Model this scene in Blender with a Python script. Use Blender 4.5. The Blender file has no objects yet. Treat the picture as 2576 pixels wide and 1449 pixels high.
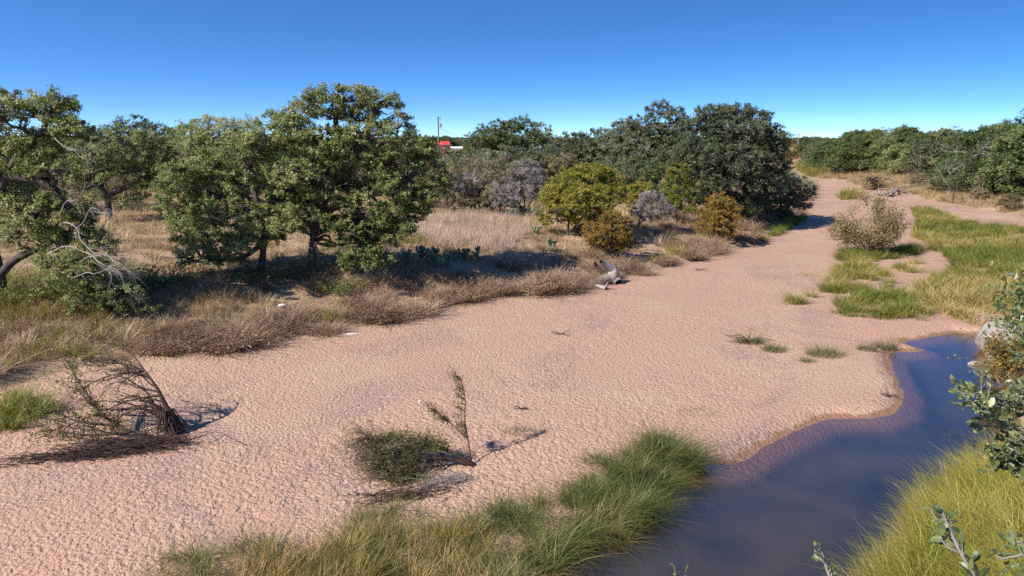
import bpy, math, random
import numpy as np

random.seed(7)
RNG = np.random.default_rng(7)
R = math.radians
scene = bpy.context.scene
COL = scene.collection

# ------------------------------------------------------------------ camera
CAM_H = 9.5
PITCH = R(11.95)
cam_d = bpy.data.cameras.new('camera')
cam_d.lens = 25.0
cam_d.sensor_width = 36.0
cam_d.clip_start = 0.05
cam_d.clip_end = 20000
cam = bpy.data.objects.new('camera', cam_d)
COL.objects.link(cam)
cam.location = (0, 0, CAM_H)
cam.rotation_euler = (math.pi / 2 - PITCH, 0, 0)
scene.camera = cam

# ------------------------------------------------------------------ world, sun, exposure
SUN_EL, SUN_DX, SUN_DY = R(38.0), -0.82, -0.57          # the sun stands behind the camera, to the left
world = bpy.data.worlds.new('World')
scene.world = world
world.use_nodes = True
wn, wl = world.node_tree.nodes, world.node_tree.links
wn.clear()
w_out = wn.new('ShaderNodeOutputWorld')
w_bg = wn.new('ShaderNodeBackground')
w_sky = wn.new('ShaderNodeTexSky')
w_sky.sky_type = 'NISHITA'
w_sky.sun_disc = False
w_sky.sun_elevation = SUN_EL
w_sky.sun_rotation = math.atan2(SUN_DX, SUN_DY)
w_sky.altitude = 600
w_sky.air_density = 1.0
w_sky.dust_density = 0.8
w_sky.ozone_density = 4.0
# clear dry air: the sky deepens quickly above the horizon
w_geo = wn.new('ShaderNodeTexCoord')
w_sep = wn.new('ShaderNodeSeparateXYZ')
w_mul = wn.new('ShaderNodeMath'); w_mul.operation = 'MULTIPLY'; w_mul.inputs[1].default_value = 3.5
w_add = wn.new('ShaderNodeMath'); w_add.operation = 'ADD'; w_add.inputs[1].default_value = 0.075
w_cmb = wn.new('ShaderNodeCombineXYZ')
w_nrm = wn.new('ShaderNodeVectorMath'); w_nrm.operation = 'NORMALIZE'
w_hsv = wn.new('ShaderNodeHueSaturation')
w_hsv.inputs['Saturation'].default_value = 1.25
w_hsv.inputs['Hue'].default_value = 0.504
wl.new(w_geo.outputs['Generated'], w_sep.inputs[0])
wl.new(w_sep.outputs['X'], w_cmb.inputs['X'])
wl.new(w_sep.outputs['Y'], w_cmb.inputs['Y'])
wl.new(w_sep.outputs['Z'], w_mul.inputs[0])
wl.new(w_mul.outputs[0], w_add.inputs[0])
wl.new(w_add.outputs[0], w_cmb.inputs['Z'])
wl.new(w_cmb.outputs[0], w_nrm.inputs[0])
wl.new(w_nrm.outputs[0], w_sky.inputs['Vector'])
wl.new(w_sky.outputs[0], w_hsv.inputs['Color'])
wl.new(w_hsv.outputs[0], w_bg.inputs['Color'])
w_bg.inputs['Strength'].default_value = 0.112
wl.new(w_bg.outputs[0], w_out.inputs['Surface'])

sun_d = bpy.data.lights.new('sun', 'SUN')
sun_d.energy = 4.3
sun_d.angle = R(0.5)
sun_d.color = (1.0, 0.94, 0.85)
sun = bpy.data.objects.new('sun', sun_d)
COL.objects.link(sun)
_n = math.hypot(SUN_DX, SUN_DY)
import mathutils
_sdir = mathutils.Vector((SUN_DX / _n * math.cos(SUN_EL), SUN_DY / _n * math.cos(SUN_EL), math.sin(SUN_EL)))
sun.rotation_euler = _sdir.to_track_quat('Z', 'Y').to_euler()
sun.location = (-30, -40, 60)

vs = scene.view_settings
vs.view_transform = 'Standard'
vs.look = 'None'
vs.gamma = 1.0
vs.use_curve_mapping = False
vs.exposure = 1.15
scene.render.engine = 'CYCLES'
cy = scene.cycles
cy.max_bounces = 6
cy.diffuse_bounces = 3
cy.glossy_bounces = 2
cy.transmission_bounces = 3
cy.transparent_max_bounces = 6
cy.caustics_reflective = False
cy.caustics_refractive = False
cy.sample_clamp_indirect = 6.0
cy.use_denoising = False

# ------------------------------------------------------------------ picture pixels (2576 wide) -> places on the ground
PW, PCX, PCY = 2576.0, 1288.0, 724.5
FPX = PW * 25.0 / 36.0


def ray(px, py):
    u = (px - PCX) / FPX
    v = -(py - PCY) / FPX
    return np.array([u, math.cos(PITCH) + v * math.sin(PITCH), -math.sin(PITCH) + v * math.cos(PITCH)])


def G(px, py, z=0.0):                     # where the sight line meets height z
    d = ray(px, py)
    t = (z - CAM_H) / d[2]
    return np.array([d[0] * t, d[1] * t, z])


def A(px, py, Y):                         # the point of the sight line at ground distance Y
    d = ray(px, py)
    t = Y / d[1]
    return np.array([d[0] * t, Y, CAM_H + d[2] * t])


def ppm(Y):                               # pixels per metre at distance Y
    return FPX / (Y * math.cos(PITCH) + 0.5)


# ------------------------------------------------------------------ numpy helpers
def _hash(ix, iy, seed):
    with np.errstate(over='ignore'):
        h = (ix.astype(np.uint32) * np.uint32(374761393) + iy.astype(np.uint32) * np.uint32(668265263) + np.uint32((seed * 974711 + 12345) & 0xffffffff))
        h = (h ^ (h >> np.uint32(13))) * np.uint32(1274126177)
        h = h ^ (h >> np.uint32(16))
    return (h & np.uint32(0xffffff)).astype(np.float64) / float(0xffffff)


def vnoise(x, y, seed=0):
    x = np.asarray(x, float); y = np.asarray(y, float)
    xf, yf = np.floor(x), np.floor(y)
    ix, iy = xf.astype(np.int64), yf.astype(np.int64)
    fx, fy = x - xf, y - yf
    ux, uy = fx * fx * (3 - 2 * fx), fy * fy * (3 - 2 * fy)
    a, b = _hash(ix, iy, seed), _hash(ix + 1, iy, seed)
    c, d = _hash(ix, iy + 1, seed), _hash(ix + 1, iy + 1, seed)
    return (a * (1 - ux) + b * ux) * (1 - uy) + (c * (1 - ux) + d * ux) * uy


def fbm(x, y, seed=0, octv=3):
    s, amp, tot = 0.0, 1.0, 0.0
    for i in range(octv):
        s = s + amp * vnoise(x * 2 ** i + 17 * i, y * 2 ** i - 9 * i, seed + i)
        tot += amp
        amp *= 0.5
    return s / tot


def sstep(a, b, x):
    t = np.clip((x - a) / (b - a), 0, 1)
    return t * t * (3 - 2 * t)


def seg_dist(x, y, pts, closed=True):
    """distance to a polyline and index of the nearest segment"""
    P0 = np.asarray(pts, float)
    P1 = np.roll(P0, -1, axis=0)
    if not closed:
        P0, P1 = P0[:-1], P1[:-1]
    best = np.full(x.shape, 1e18)
    idx = np.zeros(x.shape, np.int32)
    for i in range(len(P0)):
        ax, ay = P0[i]
        dx, dy = P1[i] - P0[i]
        L = dx * dx + dy * dy + 1e-12
        t = np.clip(((x - ax) * dx + (y - ay) * dy) / L, 0, 1)
        d = (x - ax - t * dx) ** 2 + (y - ay - t * dy) ** 2
        m = d < best
        best[m] = d[m]
        idx[m] = i
    return np.sqrt(best), idx


def in_poly(x, y, pts):
    P = np.asarray(pts, float)
    ins = np.zeros(x.shape, bool)
    j = len(P) - 1
    for i in range(len(P)):
        xi, yi = P[i]
        xj, yj = P[j]
        c = ((yi > y) != (yj > y)) & (x < (xj - xi) * (y - yi) / (yj - yi + 1e-15) + xi)
        ins ^= c
        j = i
    return ins


def chaikin(pts, n=2, closed=False):
    P = np.asarray(pts, float)
    for _ in range(n):
        Q = np.roll(P, -1, axis=0)
        a, b = 0.75 * P + 0.25 * Q, 0.25 * P + 0.75 * Q
        if not closed:
            a, b = a[:-1], b[:-1]
        N = np.empty((len(a) * 2, P.shape[1]))
        N[0::2], N[1::2] = a, b
        if not closed:
            N = np.vstack([P[:1], N, P[-1:]])
        P = N
    return P


# ------------------------------------------------------------------ mesh and object helpers
def mesh_np(name, V, faces, mats=None, face_attr=None, point_attr=None, smooth=False, mat_idx=None):
    """faces: list of integer arrays (n, k)"""
    V = np.asarray(V, np.float32)
    me = bpy.data.meshes.new(name)
    me.vertices.add(len(V))
    me.vertices.foreach_set('co', V.ravel())
    faces = [np.asarray(f, np.int32) for f in faces if len(f)]
    if faces:
        loops = np.concatenate([f.ravel() for f in faces])
        sizes = np.concatenate([np.full(len(f), f.shape[1], np.int32) for f in faces])
        starts = np.concatenate([[0], np.cumsum(sizes)[:-1]]).astype(np.int32)
        me.loops.add(len(loops))
        me.loops.foreach_set('vertex_index', loops)
        me.polygons.add(len(sizes))
        me.polygons.foreach_set('loop_start', starts)
        me.polygons.foreach_set('loop_total', sizes)
        if mat_idx is not None:
            me.polygons.foreach_set('material_index', np.asarray(mat_idx, np.int32))
    me.update(calc_edges=True)
    for k, v in (face_attr or {}).items():
        a = me.attributes.new(k, 'FLOAT', 'FACE')
        a.data.foreach_set('value', np.asarray(v, np.float32))
    for k, v in (point_attr or {}).items():
        v = np.asarray(v)
        if v.ndim == 2:
            a = me.attributes.new(k, 'FLOAT_VECTOR', 'POINT')
            a.data.foreach_set('vector', v.astype(np.float32).ravel())
        elif v.dtype.kind == 'i':
            a = me.attributes.new(k, 'INT', 'POINT')
            a.data.foreach_set('value', v.astype(np.int32))
        else:
            a = me.attributes.new(k, 'FLOAT', 'POINT')
            a.data.foreach_set('value', v.astype(np.float32))
    if faces:
        me.polygons.foreach_set('use_smooth', np.full(len(sizes), smooth, bool))
    for m in (mats if isinstance(mats, (list, tuple)) else [mats]):
        if m:
            me.materials.append(m)
    return me


def tag(o, label=None, cat=None, group=None, kind=None):
    if label: o['label'] = label
    if cat: o['category'] = cat
    if group: o['group'] = group
    if kind: o['kind'] = kind
    return o


def obj(name, me, parent=None, loc=None, rot=None, scl=None):
    o = bpy.data.objects.new(name, me)
    COL.objects.link(o)
    if parent is not None: o.parent = parent
    if loc is not None: o.location = loc
    if rot is not None: o.rotation_euler = rot
    if scl is not None: o.scale = scl if hasattr(scl, '__len__') else (scl, scl, scl)
    return o


def empty(name, loc):
    o = bpy.data.objects.new(name, None)
    o.empty_display_size = 0.3
    COL.objects.link(o)
    o.location = [float(v) for v in loc]
    return o


def dup(root, loc, rz=0.0, scl=1.0, label=None, group=None):
    r = root.copy()
    COL.objects.link(r)
    r.location = [float(v) for v in loc]
    r.rotation_euler = (0, 0, rz)
    r.scale = scl if hasattr(scl, '__len__') else (scl, scl, scl)
    if label: r['label'] = label
    if group: r['group'] = group
    for ch in list(root.children):
        c = ch.copy()
        COL.objects.link(c)
        c.parent = r
        for g in list(ch.children):
            d = g.copy()
            COL.objects.link(d)
            d.parent = c
    return r


class Tubes:
    """collects tapered tubes in one mesh"""
    def __init__(self):
        self.V, self.F, self.n = [], [], 0
        self.T = []

    def add(self, pts, r0, r1, sides=6, power=1.0, radii=None, tint=0.5):
        P = np.asarray(pts, float)
        k = len(P)
        T = np.gradient(P, axis=0)
        T /= np.linalg.norm(T, axis=1)[:, None] + 1e-9
        up = np.array([0.31, 0.17, 0.93])
        if abs(T[0] @ up) > 0.9: up = np.array([0.9, 0.3, 0.1])
        N = np.cross(T, up); N /= np.linalg.norm(N, axis=1)[:, None] + 1e-9
        B = np.cross(T, N)
        s = np.linspace(0, 1, k) ** power
        rad = (r0 + (r1 - r0) * s) if radii is None else np.asarray(radii, float)
        a = np.arange(sides) * 2 * math.pi / sides
        ring = N[:, None, :] * np.cos(a)[None, :, None] + B[:, None, :] * np.sin(a)[None, :, None]
        V = P[:, None, :] + ring * rad[:, None, None]
        self.V.append(V.reshape(-1, 3))
        i = np.arange(k - 1)[:, None] * sides
        j = np.arange(sides)[None, :]
        jn = (j + 1) % sides
        F = np.stack([i + j, i + jn, i + sides + jn, i + sides + j], -1).reshape(-1, 4) + self.n
        self.F.append(F)
        self.T.append(np.full(len(F), tint))
        self.n += k * sides

    def mesh(self, name, mat, smooth=True):
        if not self.V: return None
        return mesh_np(name, np.vstack(self.V), [np.vstack(self.F)], mat, face_attr={'tint': np.concatenate(self.T)}, smooth=smooth)


def bend(p, q, rng, wob=0.12, lift=0.0, n=5):
    """a crooked path from p to q"""
    p, q = np.asarray(p, float), np.asarray(q, float)
    L = np.linalg.norm(q - p)
    s = np.linspace(0, 1, n)[:, None]
    P = p + (q - p) * s
    w = rng.normal(0, wob * L, (n, 3)) * np.sin(s * math.pi)
    P = P + w
    P[:, 2] += lift * L * np.sin(s[:, 0] * math.pi)
    return P


def rand_dirs(rng, shape):
    v = rng.normal(0, 1, tuple(shape) + (3,))
    return v / (np.linalg.norm(v, axis=-1, keepdims=True) + 1e-9)


def leaf_quads(C, D, N, L, W, fold=0.15):
    """kite leaves: centres C, long axis D, normal N"""
    S = np.cross(N, D)
    S /= np.linalg.norm(S, axis=1)[:, None] + 1e-9
    NN = np.cross(D, S)
    L, W = L[:, None], W[:, None]
    V = np.stack([C - D * L * .5, C + S * W * .5 + NN * W * fold - D * L * .05, C + D * L * .5, C - S * W * .5 + NN * W * fold - D * L * .05], 1)
    F = np.arange(len(C) * 4).reshape(-1, 4)
    return V.reshape(-1, 3), F


def leaf_tris(C, D, N, L, W):
    S = np.cross(N, D)
    S /= np.linalg.norm(S, axis=1)[:, None] + 1e-9
    L, W = L[:, None], W[:, None]
    V = np.stack([C - D * L * .45 + S * W * .5, C + D * L * .55, C - D * L * .2 - S * W * .5], 1)
    return V.reshape(-1, 3), np.arange(len(C) * 3).reshape(-1, 3)


# ------------------------------------------------------------------ materials
def new_mat(name):
    m = bpy.data.materials.new(name)
    m.use_nodes = True
    m.node_tree.nodes.clear()
    return m, m.node_tree.nodes, m.node_tree.links


def ramp(nodes, stops, interp='LINEAR'):
    r = nodes.new('ShaderNodeValToRGB')
    r.color_ramp.interpolation = interp
    el = r.color_ramp.elements
    while len(el) < len(stops): el.new(0.5)
    for e, (p, c) in zip(el, stops):
        e.position = p
        e.color = tuple(c) + (1,) if len(c) == 3 else c
    return r


def noise_node(nodes, links, scale, detail=3, rough=0.55, vec=None, dist=0.0):
    n = nodes.new('ShaderNodeTexNoise')
    n.inputs['Scale'].default_value = scale
    n.inputs['Detail'].default_value = detail
    n.inputs['Roughness'].default_value = rough
    n.inputs['Distortion'].default_value = dist
    if vec is not None: links.new(vec, n.inputs['Vector'])
    return n


def mixc(nodes, links, fac, a, b, mode='MIX'):
    n = nodes.new('ShaderNodeMix')
    n.data_type = 'RGBA'
    n.blend_type = mode
    if isinstance(fac, (int, float)): n.inputs[0].default_value = fac
    else: links.new(fac, n.inputs[0])
    for i, c in ((6, a), (7, b)):
        if isinstance(c, (tuple, list)): n.inputs[i].default_value = tuple(c) + (1,)
        else: links.new(c, n.inputs[i])
    return n.outputs[2]


def mth(nodes, links, op, a, b=None, c=None, clamp=False):
    n = nodes.new('ShaderNodeMath')
    n.operation = op
    n.use_clamp = clamp
    for i, v in enumerate((a, b, c)):
        if v is None: continue
        if isinstance(v, (int, float)): n.inputs[i].default_value = v
        else: links.new(v, n.inputs[i])
    return n.outputs[0]


def maprange(nodes, links, v, a, b, c=0.0, d=1.0, smooth=True):
    n = nodes.new('ShaderNodeMapRange')
    n.interpolation_type = 'SMOOTHSTEP' if smooth else 'LINEAR'
    links.new(v, n.inputs[0])
    n.inputs[1].default_value = a; n.inputs[2].default_value = b
    n.inputs[3].default_value = c; n.inputs[4].default_value = d
    return n.outputs[0]


def foliage_mat(name, stops, transl=0.3, rough=0.5, spec=0.35, world_var=None, patch=0.12, inst=False):
    """leaf colour from each leaf's own tint, drifting slowly through the plant"""
    m, n, l = new_mat(name)
    out = n.new('ShaderNodeOutputMaterial')
    at = n.new('ShaderNodeAttribute'); at.attribute_name = 'tint'
    geo = n.new('ShaderNodeNewGeometry')
    nz = noise_node(n, l, patch, 2, 0.5, geo.outputs['Position'])
    t = mth(n, l, 'MULTIPLY_ADD', mth(n, l, 'SUBTRACT', nz.outputs[0], 0.5), 0.9, at.outputs['Fac'])
    oi = n.new('ShaderNodeObjectInfo')
    t = mth(n, l, 'MULTIPLY_ADD', mth(n, l, 'SUBTRACT', oi.outputs['Random'], 0.5), 0.18, t)
    if inst:
        ia = n.new('ShaderNodeAttribute'); ia.attribute_type = 'INSTANCER'; ia.attribute_name = 'itint'
        t = mth(n, l, 'ADD', t, ia.outputs['Fac'])
    rp = ramp(n, stops)
    l.new(t, rp.inputs[0])
    col = rp.outputs[0]
    p = n.new('ShaderNodeBsdfPrincipled')
    p.inputs['Roughness'].default_value = rough
    p.inputs['Specular IOR Level'].default_value = spec
    l.new(col, p.inputs['Base Color'])
    sh = p.outputs[0]
    if transl > 0:
        tr = n.new('ShaderNodeBsdfTranslucent')
        hs = n.new('ShaderNodeHueSaturation')
        hs.inputs['Saturation'].default_value = 1.15
        hs.inputs['Value'].default_value = 1.3
        l.new(col, hs.inputs['Color'])
        l.new(hs.outputs[0], tr.inputs['Color'])
        mx = n.new('ShaderNodeMixShader')
        mx.inputs[0].default_value = transl
        l.new(sh, mx.inputs[1]); l.new(tr.outputs[0], mx.inputs[2])
        sh = mx.outputs[0]
    l.new(sh, out.inputs['Surface'])
    return m


def bark_mat(name, c1, c2, scale=3.0, bump=0.5):
    m, n, l = new_mat(name)
    out = n.new('ShaderNodeOutputMaterial')
    geo = n.new('ShaderNodeNewGeometry')
    nz = noise_node(n, l, scale, 6, 0.7, geo.outputs['Position'], 0.6)
    rp = ramp(n, [(0.3, c1), (0.7, c2)])
    l.new(nz.outputs[0], rp.inputs[0])
    p = n.new('ShaderNodeBsdfPrincipled')
    p.inputs['Roughness'].default_value = 0.85
    p.inputs['Specular IOR Level'].default_value = 0.15
    l.new(rp.outputs[0], p.inputs['Base Color'])
    b = n.new('ShaderNodeBump')
    b.inputs['Strength'].default_value = bump
    b.inputs['Distance'].default_value = 0.05
    nz2 = noise_node(n, l, scale * 5, 5, 0.7, geo.outputs['Position'], 1.0)
    l.new(nz2.outputs[0], b.inputs['Height'])
    l.new(b.outputs[0], p.inputs['Normal'])
    l.new(p.outputs[0], out.inputs['Surface'])
    return m


def plain_mat(name, c, rough=0.6, var=0.15, scale=2.0, metal=0.0):
    m, n, l = new_mat(name)
    out = n.new('ShaderNodeOutputMaterial')
    geo = n.new('ShaderNodeNewGeometry')
    nz = noise_node(n, l, scale, 5, 0.65, geo.outputs['Position'])
    rp = ramp(n, [(0.3, tuple(v * (1 - var) for v in c)), (0.7, tuple(min(1, v * (1 + var)) for v in c))])
    l.new(nz.outputs[0], rp.inputs[0])
    p = n.new('ShaderNodeBsdfPrincipled')
    p.inputs['Roughness'].default_value = rough
    p.inputs['Metallic'].default_value = metal
    l.new(rp.outputs[0], p.inputs['Base Color'])
    l.new(p.outputs[0], out.inputs['Surface'])
    return m


def sand_material():
    m, n, l = new_mat('river_sand')
    out = n.new('ShaderNodeOutputMaterial')
    geo = n.new('ShaderNodeNewGeometry')
    pos = geo.outputs['Position']
    sep = n.new('ShaderNodeSeparateXYZ'); l.new(pos, sep.inputs[0])
    big = noise_node(n, l, 0.11, 4, 0.6, pos, 0.5)
    base = ramp(n, [(0.32, (0.405, 0.236, 0.166)), (0.5, (0.380, 0.236, 0.164)), (0.68, (0.415, 0.278, 0.188))])
    l.new(big.outputs[0], base.inputs[0])
    # gravelly, pinker sheets
    gz = noise_node(n, l, 0.16, 4, 0.6, pos, 1.0)
    gfac = maprange(n, l, gz.outputs[0], 0.50, 0.66)
    col = mixc(n, l, mth(n, l, 'MULTIPLY', gfac, 0.55), base.outputs[0], (0.285, 0.178, 0.150))
    # single grains of gravel, dark and pale
    vor = n.new('ShaderNodeTexVoronoi'); vor.inputs['Scale'].default_value = 17.0
    l.new(pos, vor.inputs['Vector'])
    vs_ = n.new('ShaderNodeSeparateColor'); l.new(vor.outputs['Color'], vs_.inputs[0])
    dark = maprange(n, l, vs_.outputs[0], 0.78, 0.86)
    amt = mth(n, l, 'MULTIPLY_ADD', gfac, 0.45, 0.14)
    col = mixc(n, l, mth(n, l, 'MULTIPLY', dark, amt), col, (0.17, 0.10, 0.08))
    pale = maprange(n, l, vs_.outputs[1], 0.90, 0.94)
    col = mixc(n, l, mth(n, l, 'MULTIPLY', pale, amt), col, (0.56, 0.43, 0.37))
    fine = noise_node(n, l, 40, 4, 0.7, pos)
    col = mixc(n, l, 0.5, col, ramp_out(n, l, fine.outputs[0], [(0.3, (0.72, 0.70, 0.70)), (0.7, (1.15, 1.15, 1.15))]), 'MULTIPLY')
    # wet rim; silty bed painted darker with depth, for light the water absorbs
    wob = noise_node(n, l, 1.1, 5, 0.65, pos, 0.6)
    zz = mth(n, l, 'MULTIPLY_ADD', mth(n, l, 'SUBTRACT', wob.outputs[0], 0.5), 0.26, sep.outputs['Z'])
    wet = maprange(n, l, zz, -0.12, -0.175)
    at = n.new('ShaderNodeAttribute'); at.attribute_name = 'pool'
    near = maprange(n, l, at.outputs['Fac'], -1.6, -0.6)
    col = mixc(n, l, mth(n, l, 'MULTIPLY', wet, near), col, (0.235, 0.130, 0.076))
    zs = mth(n, l, 'MULTIPLY_ADD', mth(n, l, 'SUBTRACT', wob.outputs[0], 0.5), 0.25, sep.outputs['Z'])
    silt_dim = maprange(n, l, zs, -0.31, -0.55)
    sn = noise_node(n, l, 0.5, 4, 0.6, pos, 0.8)
    silt_dim_c = ramp_out(n, l, sn.outputs[0], [(0.35, (0.020, 0.020, 0.016)), (0.5, (0.050, 0.042, 0.026)), (0.66, (0.09, 0.060, 0.036))])
    col = mixc(n, l, silt_dim, col, silt_dim_c)
    p = n.new('ShaderNodeBsdfPrincipled')
    l.new(col, p.inputs['Base Color'])
    rg = mth(n, l, 'MULTIPLY_ADD', mth(n, l, 'MULTIPLY', wet, near), -0.45, 0.92)
    l.new(rg, p.inputs['Roughness'])
    p.inputs['Specular IOR Level'].default_value = 0.2
    # small relief between the footprints
    b1 = noise_node(n, l, 8.5, 2.2, 0.55, pos, 0.1)
    b2 = noise_node(n, l, 26, 3, 0.6, pos)
    pit = maprange(n, l, b1.outputs[0], 0.28, 0.78, smooth=False)
    hgt = mth(n, l, 'MULTIPLY_ADD', b2.outputs[0], 0.18, pit)
    hgt = mth(n, l, 'MULTIPLY_ADD', dark, 0.12, hgt)
    bp = n.new('ShaderNodeBump')
    bp.inputs['Strength'].default_value = 0.9
    bp.inputs['Distance'].default_value = 0.060
    l.new(hgt, bp.inputs['Height'])
    l.new(bp.outputs[0], p.inputs['Normal'])
    l.new(p.outputs[0], out.inputs['Surface'])
    return m


def ramp_out(n, l, v, stops):
    r = ramp(n, stops)
    l.new(v, r.inputs[0])
    return r.outputs[0]


def bank_material():
    m, n, l = new_mat('bank_soil')
    out = n.new('ShaderNodeOutputMaterial')
    geo = n.new('ShaderNodeNewGeometry')
    pos = geo.outputs['Position']
    a = noise_node(n, l, 0.22, 5, 0.65, pos, 0.6)
    col = ramp_out(n, l, a.outputs[0], [(0.25, (0.20, 0.14, 0.10)), (0.42, (0.30, 0.21, 0.14)), (0.55, (0.40, 0.28, 0.19)), (0.72, (0.47, 0.32, 0.23))])
    b = noise_node(n, l, 4.0, 6, 0.7, pos)
    col = mixc(n, l, 0.8, col, ramp_out(n, l, b.outputs[0], [(0.3, (0.55, 0.52, 0.50)), (0.7, (1.25, 1.22, 1.15))]), 'MULTIPLY')
    c = noise_node(n, l, 22.0, 4, 0.7, pos)
    col = mixc(n, l, 0.6, col, ramp_out(n, l, c.outputs[0], [(0.3, (0.6, 0.58, 0.55)), (0.7, (1.3, 1.3, 1.25))]), 'MULTIPLY')
    p = n.new('ShaderNodeBsdfPrincipled')
    l.new(col, p.inputs['Base Color'])
    p.inputs['Roughness'].default_value = 0.95
    p.inputs['Specular IOR Level'].default_value = 0.1
    bp = n.new('ShaderNodeBump')
    bp.inputs['Strength'].default_value = 1.0
    bp.inputs['Distance'].default_value = 0.12
    l.new(mth(n, l, 'MULTIPLY_ADD', c.outputs[0], 0.4, b.outputs[0]), bp.inputs['Height'])
    l.new(bp.outputs[0], p.inputs['Normal'])
    l.new(p.outputs[0], out.inputs['Surface'])
    return m


def water_material():
    m, n, l = new_mat('pond_water')
    out = n.new('ShaderNodeOutputMaterial')
    geo = n.new('ShaderNodeNewGeometry')
    pos = geo.outputs['Position']
    nz = noise_node(n, l, 2.2, 3, 0.5, pos, 0.3)
    bp = n.new('ShaderNodeBump')
    bp.inputs['Strength'].default_value = 0.05
    bp.inputs['Distance'].default_value = 0.05
    l.new(nz.outputs[0], bp.inputs['Height'])
    lw = n.new('ShaderNodeLayerWeight'); lw.inputs['Blend'].default_value = 0.5
    fr = mth(n, l, 'MULTIPLY_ADD', mth(n, l, 'POWER', lw.outputs['Facing'], 2.9), 0.93, 0.03)
    gl = n.new('ShaderNodeBsdfGlossy')
    gl.inputs['Roughness'].default_value = 0.04
    gl.inputs['Color'].default_value = (0.95, 0.97, 1.0, 1)
    l.new(bp.outputs[0], gl.inputs['Normal'])
    tr = n.new('ShaderNodeBsdfTransparent')
    tr.inputs['Color'].default_value = (0.86, 0.80, 0.74, 1)
    df = n.new('ShaderNodeBsdfDiffuse')
    cl = noise_node(n, l, 0.30, 3, 0.5, pos, 0.5)
    l.new(ramp_out(n, l, cl.outputs[0], [(0.30, (0.024, 0.022, 0.020)), (0.72, (0.082, 0.058, 0.034))]), df.inputs['Color'])
    bod = n.new('ShaderNodeMixShader')
    dp = n.new('ShaderNodeAttribute'); dp.attribute_name = 'offshore'
    l.new(maprange(n, l, dp.outputs['Fac'], 0.15, 2.0, 0.05, 0.70), bod.inputs[0])
    l.new(tr.outputs[0], bod.inputs[1]); l.new(df.outputs[0], bod.inputs[2])
    mx = n.new('ShaderNodeMixShader')
    l.new(fr, mx.inputs[0])
    l.new(bod.outputs[0], mx.inputs[1]); l.new(gl.outputs[0], mx.inputs[2])
    l.new(mx.outputs[0], out.inputs['Surface'])
    return m


M = {}
M['sand'] = sand_material()
M['bank'] = bank_material()
M['water'] = water_material()
M['bark'] = bark_mat('oak_bark', (0.030, 0.024, 0.021), (0.115, 0.095, 0.085))
M['bark_grey'] = bark_mat('grey_twigs', (0.13, 0.115, 0.11), (0.30, 0.27, 0.26), 4)
M['dead'] = bark_mat('bleached_wood', (0.17, 0.15, 0.145), (0.40, 0.36, 0.335), 3)
M['dark_bark'] = bark_mat('flood_bark', (0.020, 0.013, 0.011), (0.085, 0.055, 0.045), 5)
OAK = [(0.0, (0.038, 0.052, 0.016)), (0.30, (0.125, 0.155, 0.044)), (0.6, (0.240, 0.265, 0.086)), (0.85, (0.34, 0.345, 0.165)), (1.0, (0.40, 0.385, 0.25))]
OAKG = [(0.0, (0.026, 0.036, 0.018)), (0.35, (0.075, 0.094, 0.042)), (0.65, (0.138, 0.152, 0.078)), (0.9, (0.22, 0.225, 0.145)), (1.0, (0.31, 0.30, 0.22))]
OAKR = [(0.0, (0.024, 0.036, 0.014)), (0.35, (0.068, 0.098, 0.030)), (0.65, (0.130, 0.162, 0.052)), (0.92, (0.21, 0.21, 0.095)), (1.0, (0.28, 0.24, 0.12))]
YEL = [(0.0, (0.060, 0.080, 0.010)), (0.4, (0.145, 0.165, 0.017)), (0.7, (0.26, 0.225, 0.030)), (1.0, (0.34, 0.21, 0.045))]
ORA = [(0.0, (0.09, 0.085, 0.014)), (0.4, (0.20, 0.14, 0.020)), (0.7, (0.29, 0.155, 0.034)), (1.0, (0.35, 0.19, 0.075))]
BRO = [(0.0, (0.08, 0.075, 0.030)), (0.4, (0.16, 0.135, 0.06)), (0.7, (0.25, 0.19, 0.115)), (1.0, (0.34, 0.27, 0.20))]
WIL = [(0.0, (0.055, 0.060, 0.022)), (0.4, (0.14, 0.125, 0.045)), (0.75, (0.25, 0.19, 0.09)), (1.0, (0.36, 0.28, 0.16))]
GRY = [(0.0, (0.12, 0.10, 0.095)), (0.5, (0.23, 0.20, 0.19)), (1.0, (0.36, 0.33, 0.31))]
M['oak'] = foliage_mat('oak_leaves', OAK)
M['oakg'] = foliage_mat('grey_oak_leaves', OAKG)
M['oakr'] = foliage_mat('dark_oak_leaves', OAKR)
M['yel'] = foliage_mat('yellowing_leaves', YEL, 0.35)
M['ora'] = foliage_mat('orange_leaves', ORA, 0.35)
M['bro'] = foliage_mat('brown_scrub_leaves', BRO, 0.2)
M['wil'] = foliage_mat('willow_leaves', WIL, 0.3)
M['drywil'] = foliage_mat('dry_willow_leaves', [(0.0, (0.085, 0.075, 0.028)), (0.4, (0.20, 0.155, 0.065)), (0.75, (0.33, 0.245, 0.135)), (1.0, (0.44, 0.34, 0.22))], 0.3)
M['gry'] = foliage_mat('grey_bare_twigs', GRY, 0.0, 0.8, 0.1)
M['grass_green'] = foliage_mat('green_grass', [(0.0, (0.045, 0.075, 0.012)), (0.35, (0.105, 0.155, 0.022)), (0.6, (0.19, 0.19, 0.038)), (0.85, (0.34, 0.265, 0.070)), (1.0, (0.44, 0.33, 0.15))], 0.3, 0.55, 0.25, inst=True, patch=0.45)
M['grass_dry'] = foliage_mat('dry_grass', [(0.0, (0.17, 0.135, 0.06)), (0.4, (0.33, 0.245, 0.125)), (0.7, (0.46, 0.335, 0.20)), (1.0, (0.56, 0.43, 0.30))], 0.2, 0.7, 0.15, inst=True, patch=0.15)
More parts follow.
